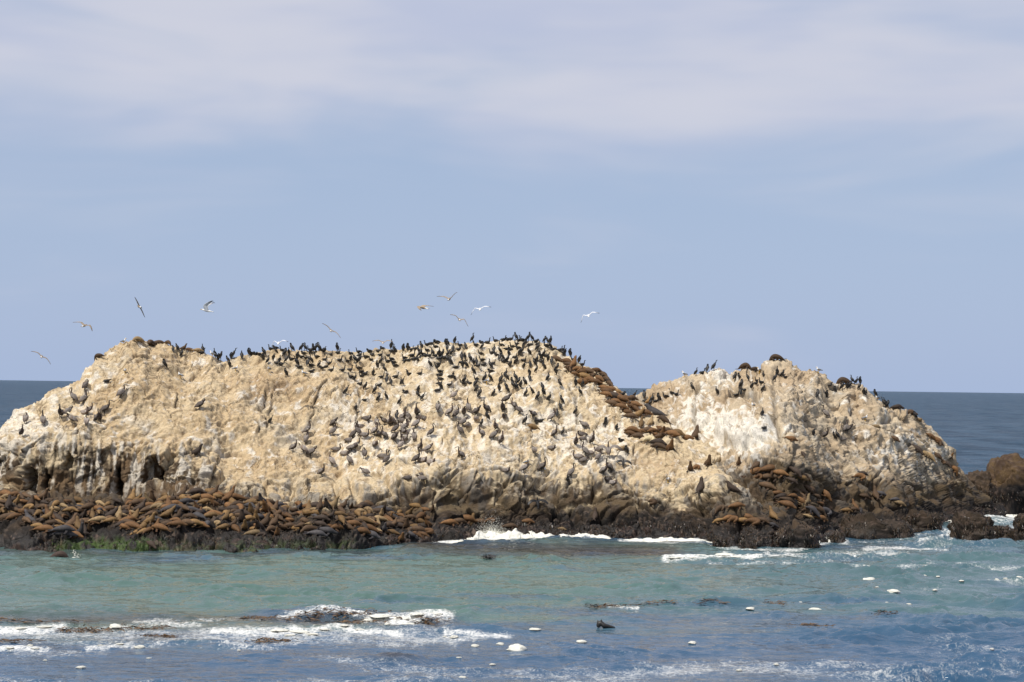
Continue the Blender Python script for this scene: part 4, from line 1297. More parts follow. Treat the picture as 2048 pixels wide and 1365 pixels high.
def gull_fly(left, right, brown, sweep=0.0):
    """wing as (inner rise, outer rise) angles in degrees for either side"""
    b = Body()
    body, wing, tip = (GBR, GBR, GBD) if brown else (GWH, (0.55, 0.56, 0.58), GDK)
    b.loft([(-.30, 0, .0, .085, .014, tip if brown else GWH), (-.20, 0, .0, .05, .03, GWH), (-.06, 0, -.005, .075, .07, body), (.08, 0, 0, .08, .078, body), (.18, 0, .012, .05, .052, GWH if not brown else body), (.24, 0, .02, .042, .043, GWH if not brown else body), (.29, 0, .015, .024, .024, GYE if not brown else tip), (.35, 0, .005, .012, .012, GYE if not brown else tip)], (0, 1, 0), 10)
    for s, (a1, a2) in ((1, left), (-1, right)):
        y, z = .06, .03
        pts = [(.05, s * y, z, .10, .026, wing)]
        y1, z1 = y + .28 * math.cos(R(a1)), z + .28 * math.sin(R(a1))
        pts.append((.09 + sweep * .05, s * (y + y1) / 2, (z + z1) / 2, .11, .022, wing))
        pts.append((.10 + sweep * .1, s * y1, z1, .10, .019, wing))
        y2, z2 = y1 + .22 * math.cos(R(a2)), z1 + .22 * math.sin(R(a2))
        pts.append((.04 - sweep * .2, s * y2, z2, .075, .016, wing))
        y3, z3 = y2 + .20 * math.cos(R(a2 - 6)), z2 + .20 * math.sin(R(a2 - 6))
        pts.append((-.06 - sweep * .5, s * y3, z3, .035, .013, tip))
        pts.append((-.11 - sweep * .6, s * (y3 + .05), z3 - .01, .012, .011, tip))
        b.loft(pts, (1, 0, 0), 8)
    return b


GUM = gull_stand().finish("gull", M_GULL, 0.010, 0.35)


# ------------------------------------------------------------------ standing on the rock
NQA = len(QA)
NVA = PA.shape[0] * PA.shape[1]
_allv = np.concatenate([PA.reshape(-1, 3), PB.reshape(-1, 3)])
_allf = np.concatenate([QA, QB + NVA])
BVH = BVHTree.FromPolygons(_allv.tolist(), _allf.tolist())
CAMV = Vector((0, 0, CAM_H))


def crest_py(px, which):
    t = CREST_A if which == 0 else CREST_B
    return float(ip(px, *t))


def hit(px, py, want=None):
    """point of the rock seen at a photo pixel (a little lower down if the pixel just clears the skyline)"""
    for k in range(40):
        r = ray(px, py + k * 1.0)
        loc, nor, fi, dist = BVH.ray_cast(CAMV, Vector(r))
        if loc is not None and loc.z > -0.3:
            which = 0 if fi < NQA else 1
            f = fi if which == 0 else fi - NQA
            nc = (PA if which == 0 else PB).shape[1] - 1
            N = (NA if which == 0 else NB)[f // nc, f % nc]
            return loc, Vector(N), which
    return None


ORD = ("first second third fourth fifth sixth seventh eighth ninth tenth eleventh twelfth thirteenth fourteenth fifteenth sixteenth seventeenth eighteenth nineteenth twentieth "
       "twenty-first twenty-second twenty-third twenty-fourth twenty-fifth twenty-sixth twenty-seventh twenty-eighth twenty-ninth thirtieth").split()


def number_labels(items):
    """items: dicts with 'head', 'zone', 'px', 'obj'. Same head and zone: counted from the left."""
    by = {}
    for it in items:
        by.setdefault((it['head'], it['zone']), []).append(it)
    for (head, zone), its in by.items():
        its.sort(key=lambda i: i['px'])
        for k, it in enumerate(its):
            if len(its) == 1:
                it['obj']['label'] = f"{head} {zone}"
            elif k == 0:
                it['obj']['label'] = f"leftmost {head} {zone}"
            elif k == len(its) - 1:
                it['obj']['label'] = f"rightmost {head} {zone}"
            else:
                it['obj']['label'] = f"{ORD[k]} from left, {head} {zone}"


def zone_of(px, py, which):
    dy = py - crest_py(px, which)
    if which == 0:
        xs = [(215, "left hump's outer flank"), (430, "left hump"), (530, "notch by left hump"), (620, "saddle's left half"), (700, "saddle's right half"), (780, "main dome's left foot"), (850, "main dome's left shoulder"), (920, "main dome's left side"), (985, "main dome's centre"), (1050, "main dome's top right"), (1110, "main dome's right side"), (9999, "main dome's right edge")]
    else:
        xs = [(1330, "right rock's left end"), (1440, "right rock's left shoulder"), (1520, "hollow left of right peak"), (1620, "right rock's peak"), (1720, "dip right of right peak"), (1800, "right rock's right crest"), (9999, "right rock's right slope")]
    x = next(n for lim, n in xs if px < lim)
    b = "on skyline of" if dy < 14 else "just below skyline of" if dy < 32 else "on upper face of" if dy < 62 else "on middle face of" if dy < 105 else "on lower face of" if dy < 190 else "near foot of"
    return f"{b} {x}"


def put(name, me, loc, heading, scale, up=Vector((0, 0, 1)), color=None):
    o = bpy.data.objects.new(name, me)
    COL.objects.link(o)
    up = up.normalized()
    ax = Vector((math.cos(heading), math.sin(heading), 0))
    fx = (ax - up * ax.dot(up)).normalized()
    fy = up.cross(fx)
    s = scale if isinstance(scale, tuple) else (scale,) * 3
    m = Matrix((fx * s[0], fy * s[1], up * s[2])).transposed().to_4x4()
    m.translation = loc
    o.matrix_world = m
    if color is not None:
        o.color = (*color, 1)
    return o


def parse(txt, ox, oy, sc):
    out = []
    for tok in txt.replace('\n', ' ').split(';'):
        p = tok.split()
        if len(p) >= 2:
            out.append((ox + float(p[0]) * sc, oy + float(p[1]) * sc, p[2] if len(p) > 2 else ''))
    return out


S4 = 420 / 2048
S5 = 448 / 2038
rnd = random.Random(5)

# ------------------------------------------------------------------ cormorants
cormorants = []
cormorants += parse("1600 375 q;1775 265 p;1690 220 q;1725 205 q;1978 215 s;1970 235 n;1045 515 o", 0, 660, S4)
cormorants += parse("""145 270 s;175 305 q;200 300 q;270 320 q;300 295 q;325 280 t;290 375 s;405 290 p;475 260 q;510 240 n;540 245 m;575 250 m;620 250 q;615 300 q;665 335 s;690 195 n;715 305 p;740 240 q;735 190 m;
800 210 n;825 265 q;865 250 s;895 215 q;745 335 m;775 330 s;785 350 o;840 325 t;890 300 n;835 450 q;940 355 t;945 300 q;965 375 o;990 210 q;1020 200 p;985 275 m;1010 240 m;1030 285 n;1070 200 n;1090 240 s;1105 220 q;
1130 210 p;1160 205 p;1055 355 s;1080 330 s;1085 360 n;1140 275 n;1190 210 m;1215 240 s;1160 370 p;1185 380 m;1230 370 n;1215 300 n;1275 250 n;1265 335 n;1090 415 m;1335 205 p;1345 235 n;1360 310 n;1390 405 n;1280 405 n;
1435 315 n;1465 240 n;1470 310 s;1460 405 n;1505 320 t;1545 225 n;1555 260 n;1555 330 s;1545 385 n;1570 420 n;1470 470 n;1510 500 s;1575 460 n;1610 440 m;1560 540 n;1615 275 n;1650 220 m;1680 255 n;1665 300 n;1740 220 n;
1725 380 p;1690 455 s;1765 340 s;1775 185 m;1760 255 n;1800 420 p;1830 320 n;1835 260 n;1865 295 n;1885 330 n;1870 190 s;1895 235 s;1870 220 n;1770 470 n;1825 520 p;1860 540 p;1615 585 q;1750 550 m;1710 625 s;1740 700 p;
1810 680 s;1605 695 o;1520 800 s;1420 640 t;1945 730 s;1970 545 t;1910 470 n;1920 870 p;1980 220 q;2025 215 q;2000 315 n;2030 305 n;2040 445 n;685 920 t;1900 360 n;2003 620 m""", 400, 660, S4)
cormorants += parse("""30 265 q;70 255 q;110 250 n;150 245 n;180 290 s;205 235 p;265 205 n;305 195 n;345 225 n;355 180 m;260 255 n;45 335 n;50 360 n;120 310 n;140 345 n;165 370 q;195 320 s;225 300 n;250 310 n;285 310 n;315 300 q;290 415 s;
345 310 n;380 320 s;385 340 m;365 420 n;375 395 n;410 320 q;430 335 n;455 365 s;460 260 s;445 210 q;462 205 q;470 320 q;485 375 s;490 395 s;505 300 q;515 270 s;535 190 q;575 250 m;585 210 n;600 340 p;630 340 p;595 375 n;635 240 q;
680 360 p;545 425 n;615 425 p;645 425 p;710 170 s;715 485 s;740 210 n;720 400 p;745 395 s;760 410 n;790 180 m;800 245 q;785 290 n;800 355 n;815 400 m;855 185 n;880 430 s;885 465 m;910 385 n;930 165 n;895 285 n;920 275 s;940 305 n;
985 210 n;970 350 s;975 290 s;1000 350 q;1010 370 n;1050 375 q;1010 155 n;1050 155 m;1080 150 n;1060 315 s;1035 245 n;1075 250 m;1095 225 n;1140 200 n;1150 235 m;1130 150 p;1160 150 n;1190 150 n;1190 290 s;1165 310 s;1120 325 n;
1135 395 s;1075 425 s;1205 360 n;1210 435 q;1215 220 s;1225 185 q;1250 160 s;1255 300 s;1285 140 t;1270 205 n;1330 160 m;1345 200 n;1340 260 p;1265 415 p;1260 500 s;1265 555 s;1310 400 p;1330 470 p;1335 375 s;1365 340 q;1385 370 n;
1405 310 s;1435 310 n;1400 440 s;1385 400 s;1450 360 s;1480 385 q;1410 170 q;1440 190 q;1465 240 s;1470 185 p;1425 215 n;1500 250 n;1515 490 s;1535 450 q;1560 245 n;1585 250 n;1585 305 q;1610 300 q;1655 310 q;1690 350 n;1750 380 q;
1775 400 n;95 490 n;195 485 n;15 590 s;50 665 m;175 720 s;180 672 q;220 740 t;385 465 n;390 500 n;390 540 n;385 585 n;390 635 t;370 650 o;485 595 n;500 515 n;525 540 p;610 580 n;625 580 p;680 580 n;745 540 n;740 605 s;745 665 q;
780 710 s;830 560 s;880 555 s;990 565 s;1030 510 s;1040 550 s;1030 630 s;965 655 p;1045 665 s;915 700 q;1090 580 q;1125 550 s;1155 585 q;1180 625 q;1215 590 q;1105 630 p;1130 625 p;1230 700 s;1290 680 t;1345 740 q;1390 640 q;
1395 695 q;1455 755 s;1445 550 s;1560 610 p;1710 605 s;1785 620 s;1755 690 s;1575 770 q;1560 830 s;1530 900 s;1710 880 s;1220 975 s;1325 980 p;1370 950 o;1590 1080 s;2000 990 p;850 935 s;795 995 q""", 800, 650, S4)
cormorants += parse("""50 800 p;160 850 q;205 945 m;250 1070 q;225 1200 w;225 490 m;335 520 t;430 520 q;440 560 n;490 605 s;505 570 s;545 560 n;570 555 q;640 515 n;695 480 n;740 495 n;900 445 p;935 300 s;1000 280 n;1045 265 p;1110 250 t;1140 485 s;
1320 345 q;1355 345 q;1380 420 q;1410 450 m;1370 495 q;1440 350 q;1485 440 s;1530 360 n;1520 385 n;1600 345 s;1590 455 s;1570 380 n;1725 305 s;1710 360 s;1780 315 q;1805 325 n;1585 710 s;1605 825 m;1330 500 n""", 1200, 690, S4)
cormorants += parse("165 485 q;240 490 q;270 380 n;300 415 s;315 440 q;385 415 p;430 405 q;455 400 q;475 350 s;515 360 s;545 345 q;543 410 s;580 460 q;600 470 q;680 475 q;760 565 t;782 565 t;800 570 q;1045 675 q;125 840 q;310 860 q;340 855 s", 1600, 690, S5)
cormorants += parse("1345 770 w;1635 540 p", 800, 860, S4)

rank = {'w': 0, 's': 1, 't': 1, 'p': 2, 'q': 3, 'n': 4, 'o': 5, 'm': 6}
order = sorted(range(len(cormorants)), key=lambda i: (rank[cormorants[i][2]], -cormorants[i][1]))
solo = set(order[:300])
items, crowd = [], []
for i, (px, py, ps) in enumerate(cormorants):
    h = hit(px, py)
    if h is None:
        continue
    loc, N, wh = h
    hd = rnd.choice([0, math.pi]) + rnd.uniform(-.7, .7)
    if ps in 'spq' and rnd.random() < 0.4:
        hd = rnd.choice([math.pi / 2, -math.pi / 2]) + rnd.uniform(-.5, .5)
    if ps == 'w':
        hd = math.pi / 2 + rnd.uniform(-.2, .2)
    o = put("cormorant", COM[ps], loc - Vector((0, 0, .03)), hd, rnd.uniform(.86, 1.12), Vector((rnd.uniform(-.06, .06), rnd.uniform(-.06, .06), 1)), (1, 1, 1))
    if i in solo:
        o['category'] = 'cormorant'
        o['group'] = 'black cormorants resting on the rocks'
        items.append(dict(obj=o, head='black cormorant ' + CO_WORD[ps], zone=zone_of(px, py, wh), px=px))
    else:
        crowd.append(o)
number_labels(items)


def join_stuff(objs, name, label, cat, mat, tint=False):
    vs, fs, cs, base = [], [], [], 0
    for o in objs:
        me = o.data
        n = len(me.vertices)
        v = np.empty(n * 3, np.float32)
        me.vertices.foreach_get('co', v)
        M = np.array(o.matrix_basis)
        vs.append(v.reshape(-1, 3) @ M[:3, :3].T + M[:3, 3])
        c = np.empty(n * 4, np.float32)
        me.attributes['coat'].data.foreach_get('color', c)
        c = c.reshape(-1, 4)
        cs.append(c * np.array(o.color))
        fs += [tuple(base + k for k in p.vertices) for p in me.polygons]
        base += n
        bpy.data.objects.remove(o)
    me = bpy.data.meshes.new(name)
    me.from_pydata(np.concatenate(vs).tolist(), [], fs)
    a = me.attributes.new('coat', 'FLOAT_COLOR', 'POINT')
    a.data.foreach_set('color', np.concatenate(cs).reshape(-1).astype(np.float32))
    me.polygons.foreach_set('use_smooth', np.ones(len(me.polygons), bool))
    return link(name, me, mat, label, cat, kind='stuff')


if crowd:
    join_stuff(crowd, "cormorant_flock", "small low-sitting black cormorants scattered among the larger ones on the crest", "cormorants", M_BLACK)

# ------------------------------------------------------------------ pelicans
pelicans = []
pelicans += parse("250 920 p;205 1045 r;420 930 s;590 860 r;655 845 p;710 920 p;720 705 s;810 725 s;830 590 p;855 825 r;820 820 n;840 940 p;940 905 s;970 900 p;1015 820 r;1175 665 r;1945 780 p", 0, 660, S4)
pelicans += parse("""1040 1020 s;1295 1030 s;1300 950 p;905 1190 r;1010 1205 p;1035 1110 s;1075 1240 p;1320 1180 n;1290 1325 s;1180 1430 r;1410 1220 m;1460 1310 s;1510 1175 r;1470 1195 d;1450 1090 m;1490 1060 s;1545 1030 s;1600 1040 n;1570 960 n;1620 880 m;
1700 1030 s;1720 945 p;1745 1030 m;1800 930 p;1850 945 p;1880 930 s;1800 1070 s;1895 1090 p;1900 1010 s;1955 1165 s;1970 900 n;1985 1000 s;1995 1105 r;2025 895 s;1705 1165 d;1605 1255 p;1815 1310 s;1775 1250 n;1615 1430 d""", 400, 660, S4)
pelicans += parse("""370 850 p;475 895 s;545 910 s;670 850 s;620 890 p;740 890 p;740 930 m;610 990 p;590 1070 s;660 1000 m;850 865 r;800 1100 s;935 1040 r;910 1120 p;985 1170 s;1005 855 s;1030 770 p;1020 910 m;1120 830 s;1165 870 r;300 1090 s;165 900 s;
190 920 n;240 930 m;80 940 s;20 950 s;150 1010 s;40 1000 n;30 1050 m;135 1135 s;40 1155 s;195 1240 s;265 1250 p;150 1350 s;215 1335 m;295 1355 m;600 1310 r;1310 1265 d;1470 1215 m;1475 940 s;1500 1100 s;1300 910 d;1780 1085 m;1800 1020 d;1715 1180 s;
1870 1170 s;1780 1125 m;1740 1300 n;1810 1280 s;1850 1260 m;1930 1330 s;1940 1230 m;2035 1275 w;1780 1365 d;525 725 p""", 800, 650, S4)
pelicans += parse("30 1270 r;90 1240 r;110 1360 m", 1200, 690, S4)
pelicans += parse("240 665 s;225 860 r;410 800 s;385 870 m;432 805 p", 1600, 690, S5)
pelicans += parse("215 490 m;205 460 m;70 485 m;1030 410 m;1205 420 r;1380 410 s;1665 460 s;2030 500 m", 800, 860, S4)
items = []
for px, py, ps in pelicans:
    h = hit(px, py)
    if h is None:
        continue
    loc, N, wh = h
    hd = rnd.choice([0, 0, math.pi]) + rnd.uniform(-.8, .8)
    if rnd.random() < 0.25:
        hd = rnd.choice([1, -1]) * math.pi / 2 + rnd.uniform(-.5, .5)
    if ps == 'w':
        hd = math.pi / 2
    t = rnd.random()
    tone, word = ((0.62, .60, .60), 'dark-brown') if t < .3 else ((1, 1, 1), 'grey-brown') if t < .75 else ((1.5, 1.5, 1.5), 'pale-grey')
    o = put("pelican", PEM[ps], loc - Vector((0, 0, .04)), hd, rnd.uniform(.98, 1.14), Vector((rnd.uniform(-.05, .05), rnd.uniform(-.05, .05), 1)), tone)
    o['category'] = 'pelican'
    o['group'] = 'pelicans resting on the pale slopes'
    items.append(dict(obj=o, head=f'{word} pelican ' + PE_WORD[ps], zone=zone_of(px, py, wh), px=px))
number_labels(items)

# ------------------------------------------------------------------ gulls on the rock
GULLS = [(247, 684, "white-headed gull standing alone on skyline left of the resting sea lions"), (250, 748, "gull half hidden on upper face of the left hump"), (361, 757, "pale gull sitting in a cleft on the left hump"),
         (425, 710, "gull on skyline between the left hump and the notch"), (471, 743, "gull standing below the notch, leftmost of three on the tan slope"), (538, 744, "gull on the tan slope, middle of three below the saddle"),
         (608, 753, "gull on the tan slope, rightmost of three below the saddle"), (973, 769, "gull among standing cormorants on the main dome"), (1369, 754, "gull standing on skyline at left shoulder of the right rock"),
         (1519, 747, "gull sitting left of the right rock's peak"), (1336, 966, "gull standing on boulders in the valley between the two rocks"), (1638, 746, "gull on skyline right of the right rock's peak"),
         (1755, 801, "gull standing below the cormorants on right crest of right rock"), (1053, 931, "gull perched above the brown boulders under the main dome"), (1089, 945, "white gull on the ledge edge above dark boulders"),
         (1730, 842, "pale gull on middle of the right rock's right slope"), (1508, 818, "gull by the grey hollow in the right rock")]
for px, py, lab in GULLS:
    h = hit(px, py)
    if h:
        o = put("gull", GUM, h[0] - Vector((0, 0, .02)), rnd.choice([0, math.pi, -math.pi / 2]) + rnd.uniform(-.6, .6), rnd.uniform(1.05, 1.2), color=(1, 1, 1))
        o['label'], o['category'], o['group'] = lab, 'gull', 'gulls standing on the rocks'

FLY = [(83, 714, 148, 10, 33, (8, -12), (8, -14), 1, 0, "brown gull gliding low at far left, right wing dipped"),
       (168, 652, 150, -12, 18, (18, -10), (18, -30), 1, 0, "brown gull gliding above the left hump's outer flank"),
       (279, 614, 150, 30, 58, (5, -5), (5, -8), 1, 0, "dark brown gull banking steeply above the left hump's summit"),
       (415, 622, 150, 90, 6, (72, 58), (72, 58), 0, .2, "pale gull flying left with wings raised, above the notch"),
       (662, 662, 150, 5, 35, (12, 4), (12, -5), 1, .2, "gull banking over the saddle, left wing high"),
       (557, 687, 162, 0, -10, (30, -48), (20, -8), 0, .3, "gull skimming the saddle's skyline, left wing drooping"),
       (766, 686, 164, 0, 0, (24, 4), (24, 0), 1, .2, "gull skimming the skyline left of the main dome, wings in shallow V"),
       (847, 616, 150, 62, -8, (6, -10), (12, 0), 1, .2, "small brown gull gliding leftmost in the group over the main dome"),
       (898, 599, 150, -10, 0, (22, 14), (46, 40), 1, .2, "highest gull over the main dome, wings in a V"),
       (960, 619, 150, 0, -14, (18, -38), (12, -6), 0, .3, "white gull with arched wings, right of the group over main dome"),
       (919, 640, 150, 8, 20, (24, 0), (20, -38), 1, .2, "dark brown gull, lowest of the group over the main dome"),
       (1177, 632, 152, 0, -22, (20, -42), (14, -16), 0, .3, "white gull alone in the sky right of the main dome")]
for px, py, d, yaw, bank, lw, rw, br, sw, lab in FLY:
    me = gull_fly(lw, rw, br, sw).finish("gull", M_GULL, 0.012, 0.5)
    o = link("gull", me, None, lab, "gull", "gulls in flight")
    p = at_depth(np.array(px), np.array(py), np.array(float(d)))
    o.location = Vector(p)
    o.rotation_mode = 'QUATERNION'
    o.rotation_quaternion = (Matrix.Rotation(R(90 + yaw), 4, 'Z') @ Matrix.Rotation(R(-10), 4, 'Y') @ Matrix.Rotation(R(bank), 4, 'X')).to_quaternion()
    o.scale = (1.55, 1.05, 1.1)

# ------------------------------------------------------------------ sea lions
TONE = {'g': ((.175, .102, .038), 'golden-brown'), 'o': ((.138, .068, .024), 'orange-brown'), 'd': ((.040, .026, .017), 'dark-brown'), 't': ((.235, .160, .078), 'tan'), 'y': ((.052, .047, .047), 'wet-grey'), 'p': ((.45, .37, .22), 'pale-cream'), 'b': ((.080, .046, .022), 'brown')}
lions = []     # px, py, pose, tone, heading deg or None, size


def sl(txt, ox, oy, sc):
    for tok in txt.replace('\n', ' ').split(';'):
        p = tok.split()
        if len(p) < 2:
            continue
        ps = p[2] if len(p) > 2 else '?'
        tn = p[3] if len(p) > 3 else '?'
        hd = float(p[4]) if len(p) > 4 else None
        sz = float(p[5]) if len(p) > 5 else None
        lions.append((ox + float(p[0]) * sc, oy + float(p[1]) * sc, ps, tn, hd, sz))


# summit of the left hump
sl("965 270 h b 170 .8;1350 115 h t 200 .95;1475 150 b b 250;1530 130 a b 10;1630 140 h b -30;1790 185 u b 20 .6;1850 205 b o 160 .8;1925 207 a t 10 .75;1910 1218 u d 5 1.05", 0, 660, S4)
# ridge down the right edge of the main dome
sl("""1530 345 b b 160 1.05;1620 365 a o -40;1690 400 u o 60;1650 435 c b -60;1720 440 k o 20;1700 480 a o -25;1780 445 b o -30;1850 465 a b 150;1910 450 b o -20;1800 515 a g 160;1850 545 c o -40;1900 560 a o -30;1800 572 a o 175;1950 580 b o -45;1990 610 a g 150;2010 665 b o -30;1965 495 a b -40;2015 550 a d -40;
1300 1010 a g 175;1760 470 e o -30;1880 500 k b -50;1930 530 a o -45;1640 395 a b -50""", 800, 650, S4)
sl("""55 340 a b -50 .9;90 385 a b -60 .9;40 430 a o -35;100 440 b o -30;60 490 a o -25;120 510 a d -30;180 510 a o 150;165 460 b g -40;250 530 k o -30;300 530 c b 40;200 610 a o -25;235 580 b o 160;290 600 a o -40;335 590 d o -35;260 665 a o -28;345 635 b o 140;300 705 a b -20;375 695 v g 30;430 670 a o -20;540 690 B y 150 1.35;620 745 a b 140 1.25;400 790 u g 80 .9;490 775 u t 60 .9;
330 845 b o 170;400 845 a o -20;460 845 c b 10;520 845 a o 200;565 835 k o -30;610 885 u o -80;645 845 a b -40;690 865 e o 30;740 870 a g -30;310 875 a o 160;365 900 c b -10;480 935 k p 0;560 965 a d -30;590 1000 b b 150;680 1030 u o -70;840 925 a o 20 1.1;930 905 u b 60 1.2;220 1020 a t 30 .9;880 1225 w b -90;935 1205 k o 30 .8;1050 1175 w b -70;1350 1170 w b -80;1525 1195 v b 40;1640 1225 a o 0;1860 925 b o -20;1975 1070 a d -60;
1500 1255 e o 10;1545 1300 k o 0;1620 1300 a b -15;1690 1300 a b -20;1750 1260 a o -30;1785 1295 b d -20;1900 1245 a d -40;1870 1330 a d -30;1960 1305 d g 10;2010 1310 a o 0;1720 135 h b 170 1.1;1410 228 h b -20 1.05;1500 243 a d 0 .8;470 560 u g 30 .7;150 555 a o -25;110 580 a b -30;215 540 c o 150;700 880 d o -40;580 900 a b 20;530 880 b o -20""", 1200, 690, S4)
# the right-hand rock
sl("400 350 h b 175 1.3;880 580 a d 0 1.1;990 610 b b -30;1085 690 k t -60;690 752 a t 5 .8;855 860 a b -35 .9;1200 850 a o 170;1260 895 c b -50;1240 875 b o -30;1060 955 a d -35;1130 995 a t -25;1190 1030 a t 150;1245 1015 b b -40;1290 1070 k b 0;1335 1085 b d -60;1365 1040 u o -60 .8;1390 1145 h o -20;545 1210 k o 0;560 1180 a d 10;630 1245 u t 60;30 1215 h b -10", 1600, 690, S5)
# ledges under the valley
sl("""520 715 k b -60;980 600 u d 60;1300 600 B d 170 1.0;1330 750 a o 5;1170 785 k b 20;1160 890 a g 175;1240 875 b o 0;1300 890 k o 0;1390 900 a g -15;1420 860 b o -30;1500 915 k o -20;1580 890 a b -25;1690 860 u g 120;1670 930 b y -20;1720 625 a o -5;1900 600 b b 10;1820 690 a b -5;1820 740 a o -30;1960 660 e b -20;2000 690 a g -10;1950 740 a t -20;2015 810 k b 10;2030 595 b b -10;1620 560 a b -40;1880 650 c o 20;1770 660 a d 10;1940 700 a o -15""", 1200, 860, S4)
sl("90 415 b b 10;30 445 k b 0;20 495 a b -20;60 535 u t 70;150 475 a b 20;220 455 b o -40;200 505 c b -60;190 545 b o 30;120 615 b y 170 1.1;225 615 k y 30;80 660 a t 10;190 675 a o 20;480 595 b b 0;500 570 u o 120 .8;420 605 a g 10;580 475 a b -10;690 480 u b 100;730 450 b y -30;900 540 a t -5;865 505 a y 20 .8;550 600 a y 90 .7;270 590 b b 60;100 590 a d -20;160 600 c b 10", 1600, 890, S5)
# ledge at the foot of the middle
sl("150 755 a g -30;240 785 b o -40;310 795 u b -60;100 862 a b 0;185 925 h g 195 1.25;60 965 u b -80;480 920 a o 25;570 905 b b 10;640 880 a o 0;690 935 u g 70;780 905 a b -10;880 895 k o 10;1070 955 a b 0;1240 905 a o 0;20 1075 u o -70;1570 975 a t -20 .7;1900 865 w d 80 .9", 800, 860, S4)
# front row of the colony
sl("90 870 a b -15 1.35;290 895 u y 150;390 895 k d 0;560 960 b g 0;610 985 a y 10;680 960 a o -20;590 1025 a y 5;720 1035 a o -25 1.1;870 1000 u b -80 .9;890 915 a o -10;960 890 a t 15 1.1;1080 895 b g 20;1160 850 u t 90;1260 890 u o 80;1310 880 v g 70;1340 1010 a g 40 .9;1400 1000 a g 45 .9;1450 990 a o 50 .9;1520 960 u o 70;1620 930 a b 10;1720 930 a o -5;1870 925 a g 0;1960 940 b o -50;1470 1130 a d -50", 0, 860, S4)
sl("160 925 k t 0;250 870 v g 60;330 920 u b 60;520 1020 a t 15;600 1030 k d 20;750 1030 u o -80;820 930 a g 5 1.15;930 975 a g -30;1140 1025 a y 0 1.1;1230 1000 b y -15;1250 950 a o -15;1450 965 v b 150;1570 1000 a o 0;1660 1030 a y -15;1790 985 u y -60;1960 1080 u o -70;1640 745 h b 180 1.1;1770 840 u t -80 .8;1480 930 b o 0;530 945 a o 0", 400, 860, S4)

UP_B = tab("-20 988 80 992 130 1004 190 1005 300 1000 370 982 450 988 560 1008 650 1010 750 1014 860 1040")
LO_B = tab("-20 1040 60 1050 110 1072 165 1076 190 1052 270 1062 400 1058 450 1062 550 1062 640 1062 760 1066 860 1078")
taken = []
pre = []
for (px, py, ps, tn, hd, sz) in lions:
    h = hit(px, py)
    if h:
        pre.append((px, py, ps, tn, hd, sz, h))
        taken.append(h[0])
tries = 0
n_fill = 0
while tries < 12000 and n_fill < 330:
    tries += 1
    px = rnd.uniform(-10, 858)
    u, l = float(ip(px, *UP_B)), float(ip(px, *LO_B))
    py = rnd.uniform(u, l)
    if px > 560 and rnd.random() < 0.35:
        continue
    h = hit(px, py)
    if h is None or h[0].y > 158:
        continue
    if any((h[0] - q).length < 0.50 for q in taken):
        continue
    taken.append(h[0])
    pre.append((px, py, '?', '?', None, None, h))
    n_fill += 1

solo_pre = sorted(pre, key=lambda e: -(e[6][0].z < 99) * 1.0 / e[6][0].y)


def lion_zone(px, py, wh):
    if wh == 0 and px < 870 and py > 955:
        x = "below the caves" if px < 190 else "right of caves" if px < 400 else "at mid colony" if px < 560 else "of colony's right half" if px < 720 else "at colony's right end"
        u, l = float(ip(px, *UP_B)), float(ip(px, *LO_B))
        f = (py - u) / max(l - u, 1)
        return ("in back row" if f < .25 else "in second row" if f < .5 else "in third row" if f < .8 else "in front row") + " " + x
    if wh == 0 and px < 460:
        return "on skyline of the left hump" if py < 730 else "on the left hump's lower ledge"
    if wh == 0 and py < 770:
        return "atop main dome's right ridge"
    if wh == 0 and py < 812:
        return "halfway down main dome's right ridge"
    if wh == 0 and py < 905 and px > 1200:
        return "low on main dome's right ridge"
    if wh == 0 and px > 870 and py > 1020:
        return "on ledge under brown boulders"
    if px < 1480 and py < 1000:
        return "between the two big rocks"
    if py < 760:
        return "on skyline of the right rock"
    if px > 1740:
        return "on right slope of right rock" if py < 1000 else "on the right rock's foot"
    return "in the gully under right peak" if py < 985 else "on boulders under right peak" if py < 1025 else "on ledge under right peak"


items, crowd = [], []
pre.sort(key=lambda e: (e[2] == '?', -e[1]))
for k, (px, py, ps, tn, hd, sz, (loc, N, wh)) in enumerate(pre):
    if ps == '?':
        ps = rnd.choices('abcdekuvw', [20, 15, 14, 12, 9, 11, 11, 7, 2])[0]
    if tn == '?':
        tn = rnd.choices('gobtydp', [20, 22, 28, 8, 8, 14, 0])[0]
    if hd is None:
        hd = rnd.choice([0, 180]) + rnd.gauss(0, 38)
        if ps in 'uvw':
            hd = rnd.uniform(-150, 150)
    sz = sz or rnd.choice([rnd.uniform(.68, .9), rnd.uniform(.85, 1.1), rnd.uniform(.9, 1.1), rnd.uniform(1.05, 1.3)])
    if not (px < 870 and py > 955):
        sz *= 1.06
    up = N * .7 + Vector((0, 0, .5)) if ps in 'abcdekh' else N * .25 + Vector((0, 0, 1))
    tone = TONE[tn][0]
    j = rnd.uniform(.65, 1.35)
    o = put("sea_lion", SLM[ps], loc - N * .05, R(hd), (sz * .68 * rnd.uniform(.88, 1.10), sz * .78 * rnd.uniform(.92, 1.05), sz * .76), up, tuple(c * j for c in tone))
    if k < 300:
        o['category'] = 'sea lion'
        o['group'] = 'sea lions hauled out on the rocks'
        items.append(dict(obj=o, head=f"{TONE[tn][1]} sea lion {SL_WORD[ps]}", zone=lion_zone(px, py, wh), px=px))
    else:
        crowd.append(o)
number_labels(items)
if crowd:
    join_stuff(crowd, "sea_lion_crowd", "sea lions packed into the gaps at the back of the colony", "sea lions", M_FUR)
print("cormorants", len(cormorants), "pelicans", len(pelicans), "sea lions", len(pre))

